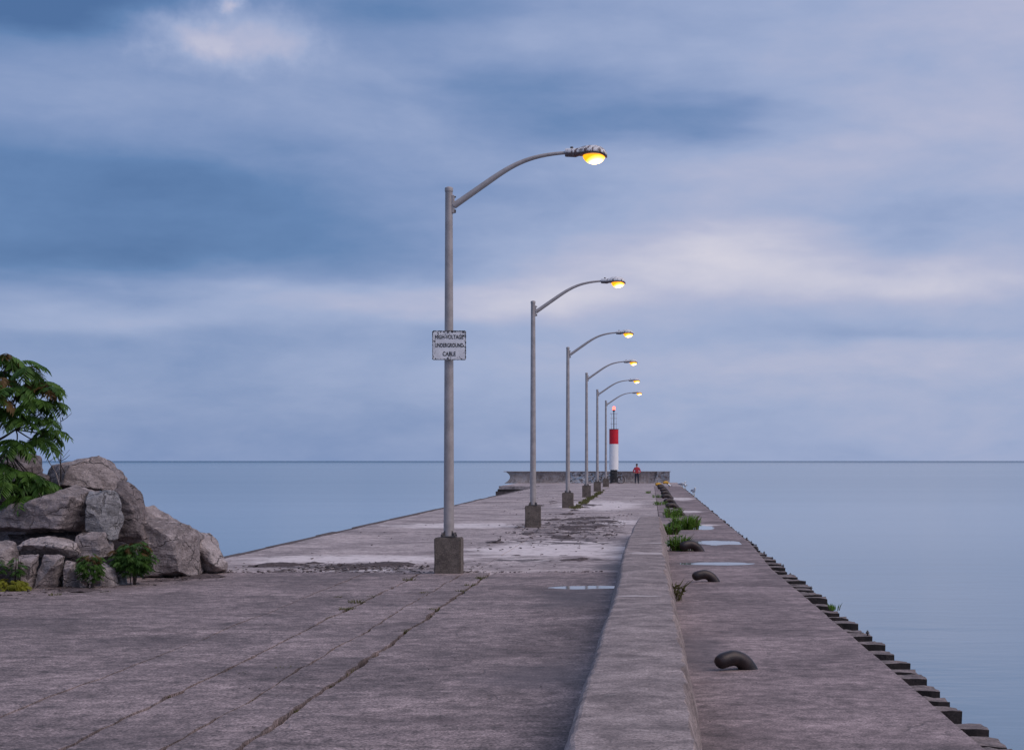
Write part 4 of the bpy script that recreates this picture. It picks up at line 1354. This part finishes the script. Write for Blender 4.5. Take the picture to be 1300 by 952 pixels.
# bare saplings beside the tree
for (pts, r0, mt, lab, nb) in (
        ([(77, 612, 28.2), (77, 585, 28.2), (78, 560, 28.2), (77, 535, 28.2), (74, 513, 28.2)], 0.012, 'bark', 'tall bare twig standing on top of the boulders', 5),
        ([(76, 618, 27.7), (71, 600, 27.8), (62, 586, 27.9), (55, 570, 27.9), (48, 556, 27.9)], 0.010, 'bark_pale', 'pale bare twig slanting up between boulders and tree', 4),
        ([(82, 600, 28.3), (75, 585, 28.3), (66, 570, 28.2), (58, 560, 28.2)], 0.008, 'bark', 'thin dark bare twig crossing behind the pale one', 3)):
    base = at(*pts[0])
    t_ = empty('bare_twig', base, lab, 'twig')
    bm = bmesh.new()
    P = [at(*q) - base for q in pts]
    add_tube(bm, P, [r0 * (1 - 0.7 * i_ / (len(P) - 1)) for i_ in range(len(P))], 5)
    bm_obj('stem', bm, M[mt], t_)
    for i_ in range(nb):
        bm = bmesh.new()
        a = P[1 + i_ % (len(P) - 1)]
        e_ = a + Vector((random.choice((-1, 1)) * random.uniform(0.06, 0.2), random.uniform(-.08, .08), random.uniform(0.10, 0.22)))
        add_tube(bm, [a, (a + e_) / 2 + Vector((0, 0, -0.015)), e_], [r0 * 0.5, r0 * 0.4, r0 * 0.25], 4)
        bm_obj('twig', bm, M[mt], t_)

# ------------------------------------------------------------------ sea wall at the pier head
sw = empty('sea_wall', (0, 151.0, 0), 'graffiti covered recurved concrete wall across the end of the pier', 'wall')
WH = 1.02


def wall_panel(x0, x1, mat, ncv0=0.0, ncv1=0.0, dy=0.0):
    bm = bmesh.new()
    nzv = 10; nxv = max(2, int((x1 - x0) / 0.5))
    grid = []
    for j in range(nzv + 1):
        s = j / nzv; z = WH * s - 0.02
        cc = (s - 0.55)
        yf = dy + 0.16 - 0.45 * (cc * cc)               # concave front
        cur = 0.52 * (1 - (cc / 0.55) ** 2)
        a = x0 + ncv0 * cur; b = x1 - ncv1 * cur
        row = [bm.verts.new((a + (b - a) * i_ / nxv, yf + 0.012 * fb(i_ * .7, s * 3, x0, 2), z + (0.015 * fb(i_ * .8, x0, 2, 2) if j == nzv else 0))) for i_ in range(nxv + 1)]
        grid.append(row)
    back = [[bm.verts.new((v.co.x, 0.75 + dy, v.co.z)) for v in (r_[0], r_[-1])] for r_ in grid]
    for j in range(nzv):
        for i_ in range(nxv):
            bm.faces.new((grid[j][i_], grid[j][i_ + 1], grid[j + 1][i_ + 1], grid[j + 1][i_]))
        bm.faces.new((grid[j][0], grid[j + 1][0], back[j + 1][0], back[j][0]))
        bm.faces.new((grid[j][-1], back[j][1], back[j + 1][1], grid[j + 1][-1]))
        bm.faces.new((back[j][0], back[j + 1][0], back[j + 1][1], back[j][1]))
    bm.faces.new(grid[-1] + [back[-1][1], back[-1][0]])
    bmesh.ops.recalc_face_normals(bm, faces=list(bm.faces))
    return bm_obj('wall_panel', bm, mat, sw)


wall_panel(-13.2, -10.4, M['graffiti_thin'], 1.0, 0.0)
wall_panel(-10.38, -7.6, M['graffiti_thin'], 0, 0, 0.03)
wall_panel(-7.58, -4.9, M['graffiti'], 0, 0, 0.0)
wall_panel(-4.88, -2.6, M['graffiti'], 0, 0, 0.02)
wall_panel(-2.58, 0.62, M['graffiti_thin'], 0, 0, 0.0)
wall_panel(0.64, 1.72, M['graffiti_white'], 0, 0, -0.10)
bm = bmesh.new(); add_box(bm, -13.25, 1.80, 0.02, 0.80, WH - 0.012, WH + 0.045); bevel_all(bm, 0.01)
bm_obj('coping', bm, M['wall'], sw)
bm = bmesh.new()
f1 = [bm.verts.new(p) for p in ((0.30, -0.02, 0.0), (0.64, -0.02, 0.0), (0.64, -0.02, 1.0))]
f2 = [bm.verts.new((v.co.x, 0.2, v.co.z)) for v in f1]
bm.faces.new(f1); bm.faces.new(list(reversed(f2)))
for i in range(3):
    bm.faces.new((f1[i], f2[i], f2[(i + 1) % 3], f1[(i + 1) % 3]))
bmesh.ops.recalc_face_normals(bm, faces=list(bm.faces))
bm_obj('buttress', bm, M['graffiti_white'], sw)

# ------------------------------------------------------------------ red and white light tower
TY = 148.6
sc_ = TY / F
tx = (779.3 - VX) * sc_


def zpx(py): return CH - (py - HY) * sc_


tw = empty('light_tower', (tx, TY, 0), 'red over white cylindrical navigation light tower at the pier end', 'light tower')
r_t = 5.85 * sc_
z_w0, z_wr, z_r1 = zpx(596.3), zpx(563.6), zpx(545.2)
bm = bmesh.new(); add_box(bm, -0.62, 0.80, -0.55, 0.55, -0.01, 0.09); bevel_all(bm, 0.015)
bm_obj('plinth', bm, M['wall_edge'], tw)
bm = bmesh.new(); add_tube(bm, [(0, 0, 0.09), (0, 0, 0.14), (0, 0, 0.141), (0, 0, z_w0 - 0.004)], [r_t * 0.92, r_t * 0.92, r_t * 0.78, r_t * 0.78], 28)
bm_obj('pedestal', bm, M['black'], tw, auto=40)
bm = bmesh.new(); add_tube(bm, [(0, 0, z_w0), (0, 0, z_wr)], r_t, 32)
bm_obj('white_section', bm, M['white'], tw, auto=40)
bm = bmesh.new(); add_tube(bm, [(0, 0, z_wr + 0.004), (0, 0, z_r1)], r_t, 32)
bm_obj('red_section', bm, M['red'], tw, auto=40)
bm = bmesh.new(); add_tube(bm, [(0, 0, z_r1 + 0.003), (0, 0, z_r1 + 0.05)], r_t * 1.04, 32)
bm_obj('top_plate', bm, M['steel_dark'], tw, auto=40)
zb_ = zpx(518.5)
bm = bmesh.new(); add_tube(bm, [(0, 0, z_r1 + 0.05), (0, 0, zb_ - 0.12)], 0.045, 10)
mast = bm_obj('mast', bm, M['steel_dark'], tw, auto=40)
bm = bmesh.new()
zc_ = zpx(525.0)
add_tube(bm, [(-0.34, 0, zc_), (0.34, 0, zc_)], 0.018, 6); add_tube(bm, [(0, -0.34, zc_), (0, 0.34, zc_)], 0.018, 6)
bm_obj('cross_arm', bm, M['steel_dark'], mast)
bm = bmesh.new()
for a in range(4):
    an = a * pi / 2 + pi / 4
    add_tube(bm, [(0.30 * cos(an), 0.30 * sin(an), z_r1 + 0.05), (0.30 * cos(an), 0.30 * sin(an), zc_)], 0.009, 5)
for z in (zpx(531), zpx(538)):
    add_tube(bm, [(0.30 * cos(q * pi / 10), 0.30 * sin(q * pi / 10), z) for q in range(21)], 0.009, 5, cap=False)
bm_obj('guard_cage', bm, M['galv'], tw)
bm = bmesh.new(); add_tube(bm, [(0, 0, zb_ - 0.26), (0, 0, zb_ - 0.12)], [0.09, 0.13], 16)
bm_obj('beacon_base', bm, M['steel_dark'], tw, auto=40)
bm = bmesh.new(); add_tube(bm, [(0, 0, zb_ - 0.118), (0, 0, zb_ + 0.08), (0, 0, zb_ + 0.15), (0, 0, zb_ + 0.19)], [0.135, 0.135, 0.10, 0.03], 20)
bm_obj('beacon', bm, M['beacon'], tw, auto=50)

# ------------------------------------------------------------------ bicycle leaning on the tower base
bk = empty('bicycle', (tx + 0.12, TY - 0.62, 0.0), 'black bicycle leaning against the foot of the light tower', 'bicycle', None, 0.12)
RW = 0.33


def wheel(xc):
    bm = bmesh.new()
    add_tube(bm, [(xc + RW * cos(a), 0, RW + RW * sin(a)) for a in [2 * pi * q / 28 for q in range(29)]], 0.022, 8, cap=False)
    wo = bm_obj('wheel', bm, M['rubber'], bk)
    bm = bmesh.new()
    add_tube(bm, [(xc + (RW - .03) * cos(a), 0, RW + (RW - .03) * sin(a)) for a in [2 * pi * q / 28 for q in range(29)]], 0.012, 6, cap=False)
    bm_obj('rim', bm, M['steel_dark'], wo)
    bm = bmesh.new()
    for q in range(14):
        a = 2 * pi * q / 14
        add_tube(bm, [(xc, 0, RW), (xc + (RW - .03) * cos(a), 0, RW + (RW - .03) * sin(a))], 0.003, 4)
    add_tube(bm, [(xc, -0.05, RW), (xc, 0.05, RW)], 0.022, 8)
    bm_obj('spokes', bm, M['steel_dark'], wo)


wheel(-0.52); wheel(0.52)
bm = bmesh.new()
bb, seat, head, headb = (-0.08, 0, 0.28), (-0.20, 0, 0.80), (0.34, 0, 0.84), (0.38, 0, 0.70)
for a, b in ((bb, seat), (seat, head), (bb, headb), (head, headb)):
    add_tube(bm, [a, b], 0.018, 8)
for s_ in (-1, 1):
    add_tube(bm, [(bb[0], s_ * .02, bb[2]), (-0.52, s_ * .05, RW)], 0.010, 6)
    add_tube(bm, [(-0.19, s_ * .02, 0.76), (-0.52, s_ * .05, RW)], 0.009, 6)
    add_tube(bm, [(headb[0], s_ * .03, headb[2]), (0.52, s_ * .05, RW)], 0.012, 6)
bm_obj('frame', bm, M['black'], bk)
bm = bmesh.new(); add_tube(bm, [seat, (-0.22, 0, 0.92)], 0.013, 6)
add_tube(bm, [(-0.36, 0, 0.94), (-0.26, 0, 0.945), (-0.12, 0, 0.94), (-0.08, 0, 0.935)], [0.05, 0.075, 0.035, 0.015], 8)
bm_obj('saddle', bm, M['black'], bk)
bm = bmesh.new(); add_tube(bm, [head, (0.36, 0, 0.98)], 0.014, 6); add_tube(bm, [(0.30, -0.30, 1.0), (0.38, -0.2, 0.99), (0.38, 0.2, 0.99), (0.30, 0.30, 1.0)], 0.013, 6)
bm_obj('handlebar', bm, M['black'], bk)
bm = bmesh.new(); add_tube(bm, [(-0.08, -0.04, 0.28), (-0.08, -0.05, 0.28)], 0.09, 14); add_tube(bm, [(-0.08, -0.06, 0.28), (-0.02, -0.07, 0.13)], 0.01, 5)
add_box(bm, -0.06, 0.03, -0.15, -0.07, 0.12, 0.14)
bm_obj('crankset', bm, M['steel_dark'], bk)

# ------------------------------------------------------------------ person in red


def skin_mesh(verts, edges, radii, sub=2):
    me = bpy.data.meshes.new('tmp')
    me.from_pydata(verts, edges, [])
    o = bpy.data.objects.new('tmp', me); C.objects.link(o)
    md = o.modifiers.new('s', 'SKIN'); md.use_smooth_shade = True
    sv = me.skin_vertices[0].data
    for i_, r_ in enumerate(radii):
        sv[i_].radius = r_ if isinstance(r_, tuple) else (r_, r_)
        sv[i_].use_root = (i_ == 0)
    o.modifiers.new('d', 'SUBSURF').levels = sub
    bpy.context.view_layer.update()
    ev = bpy.data.meshes.new_from_object(o.evaluated_get(bpy.context.evaluated_depsgraph_get()))
    bpy.data.objects.remove(o)
    return ev


pp = gp(808.5, 614.2)
person = empty('person', (pp.x, pp.y, 0), 'person in a red jacket, dark trousers and cap standing near the sea wall', 'person', None, 0.15)
V, E, Rr = [], [], []


def jv(p, r_, par=None):
    V.append(p); Rr.append(r_)
    if par is not None: E.append((par, len(V) - 1))
    return len(V) - 1


pel = jv((0, 0, 0.93), (0.16, 0.11))
wst = jv((0, 0, 1.08), (0.155, 0.105), pel)
che = jv((0, 0.0, 1.28), (0.185, 0.125), wst)
nek = jv((0, 0.0, 1.46), (0.07, 0.07), che)
hd0 = jv((0, -0.01, 1.55), (0.072, 0.085), nek)
hd1 = jv((0, -0.015, 1.64), (0.080, 0.098), hd0)
hd2 = jv((0, -0.01, 1.71), (0.062, 0.075), hd1)
for s_ in (-1, 1):
    sh_ = jv((s_ * 0.19, 0, 1.37), (0.075, 0.08), che)
    el_ = jv((s_ * 0.31, 0.04, 1.10), (0.055, 0.06), sh_)
    wr_ = jv((s_ * 0.22, -0.17, 0.98), (0.040, 0.042), el_)
    ha_ = jv((s_ * 0.17, -0.22, 0.95), (0.042, 0.028), wr_)
    hp_ = jv((s_ * 0.095, 0, 0.86), (0.098, 0.105), pel)
    kn_ = jv((s_ * 0.125, -0.02, 0.48), (0.066, 0.072), hp_)
    an_ = jv((s_ * 0.14, 0.01, 0.09), (0.048, 0.052), kn_)
    to_ = jv((s_ * 0.155, -0.15, 0.045), (0.045, 0.035), an_)
ev = skin_mesh(V, E, Rr, 2)
for mm in ('jacket', 'trouser', 'skin', 'black'):
    ev.materials.append(M[mm])
for f in ev.polygons:
    c = f.center
    if c.z < 0.11: f.material_index = 3
    elif c.z < 0.93 and not (abs(c.x) > 0.13 and c.y < -0.12): f.material_index = 1
    elif c.z > 1.47: f.material_index = 2
    elif c.y < -0.19 and c.z < 1.02: f.material_index = 2
    else: f.material_index = 0
ev.name = 'body'
link('body', ev, None, person)
for s_ in (-1, 1):
    bm = bmesh.new()
    for q in range(4):
        bx_ = s_ * (0.155 - 0.012 * q)
        add_tube(bm, [(bx_, -0.235, 0.965 - 0.018 * q), (bx_ - s_ * 0.03, -0.275 + 0.005 * q, 0.955 - 0.02 * q), (bx_ - s_ * 0.06, -0.265 + 0.006 * q, 0.945 - 0.02 * q)], [0.010, 0.009, 0.007], 6)
    add_tube(bm, [(s_ * 0.165, -0.225, 0.98), (s_ * 0.14, -0.26, 1.0), (s_ * 0.12, -0.27, 0.995)], [0.011, 0.010, 0.008], 6)
    bm_obj('fingers', bm, M['skin'], person)
bm = bmesh.new()
bmesh.ops.create_uvsphere(bm, u_segments=16, v_segments=10, radius=1.0)
for q in bm.verts:
    q.co = Vector((q.co.x * 0.098, q.co.y * 0.118 + 0.006, 1.675 + q.co.z * 0.095 + (0.05 if q.co.y > 0.2 and q.co.z < 0 else 0) * -1))
bmesh.ops.delete(bm, geom=[q for q in bm.verts if q.co.z < 1.66 and q.co.y < -0.02], context='VERTS')
hair = bm_obj('hair', bm, M['hair'], person, True)
bm = bmesh.new()
for s_ in (-1, 1):
    bmesh.ops.create_icosphere(bm, subdivisions=1, radius=0.012, matrix=Matrix.Translation((s_ * 0.032, -0.102, 1.63)))
bm_obj('eyes', bm, M['black'], person)
bm = bmesh.new(); add_tube(bm, [(0, -0.10, 1.635), (0, -0.128, 1.60), (0, -0.10, 1.592)], [0.008, 0.014, 0.01], 6)
add_tube(bm, [(-0.025, -0.098, 1.562), (0, -0.104, 1.56), (0.025, -0.098, 1.562)], 0.006, 5)
bm_obj('nose_and_mouth', bm, M['skin'], person)
bm = bmesh.new(); add_tube(bm, [(0, -0.09, 1.70), (0, -0.19, 1.69)], [0.085, 0.05], 14)
for q in bm.verts: q.co.z = 1.705 + (q.co.z - 1.695) * 0.12
bm_obj('cap_peak', bm, M['hair'], person, True)

# ------------------------------------------------------------------ gulls


def gull(px, py, rz, label, s_=1.0):
    p = gp(px, py)
    t_ = empty('gull', (p.x, p.y, 0.0), label, 'gull', 'gulls resting on the pier edge', rz)
    bm = bmesh.new()
    prof = [(-0.20, 0.012, 0.20), (-0.15, 0.040, 0.205), (-0.06, 0.078, 0.215), (0.05, 0.085, 0.225), (0.13, 0.060, 0.255), (0.165, 0.042, 0.300), (0.185, 0.044, 0.335), (0.215, 0.032, 0.345), (0.235, 0.012, 0.342)]
    add_tube(bm, [(x * s_, 0, z * s_) for x, r_, z in prof], [r_ * s_ for x, r_, z in prof], 14)
    bm_obj('body', bm, M['feather'], t_, True)
    for q in (-1, 1):
        bm = bmesh.new()
        pr = [(0.10, 0.02, 0.25), (0.02, 0.055, 0.24), (-0.12, 0.040, 0.225), (-0.27, 0.006, 0.205)]
        r_ = add_tube(bm, [(x * s_, q * 0.055 * s_, z * s_) for x, r2, z in pr], [r2 * s_ for x, r2, z in pr], 8)
        for v in bm.verts: v.co.y = q * 0.07 * s_ + (v.co.y - q * 0.055 * s_) * 0.42
        bm_obj('wing', bm, M['feather_grey'], t_, True)
        bm = bmesh.new(); add_tube(bm, [(0.01 * s_, q * 0.03 * s_, 0.16 * s_), (0.015 * s_, q * 0.03 * s_, 0.006)], 0.008 * s_, 5)
        add_tube(bm, [(-0.005, q * 0.03 * s_, 0.006), (0.06 * s_, q * 0.03 * s_, 0.005)], [0.012, 0.018], 5)
        bm_obj('leg', bm, M['beak'], t_)
    bm = bmesh.new(); add_tube(bm, [(0.228 * s_, 0, 0.342 * s_), (0.285 * s_, 0, 0.325 * s_)], [0.012 * s_, 0.004 * s_], 6)
    bm_obj('beak', bm, M['beak'], t_)


gull(866, 619.2, -0.5, 'white gull at the pier edge, left of the pair near the sea wall', 1.3)
gull(870, 620.5, -1.9, 'white gull at the pier edge, right of the pair near the sea wall', 1.15)
gull(880.5, 629.0, -1.3, 'white gull standing alone on the right pier edge, nearest of the gulls', 1.3)
gull(850, 620.0, 1.9, 'small white gull on the deck between the yellow hooks and the edge', 1.0)
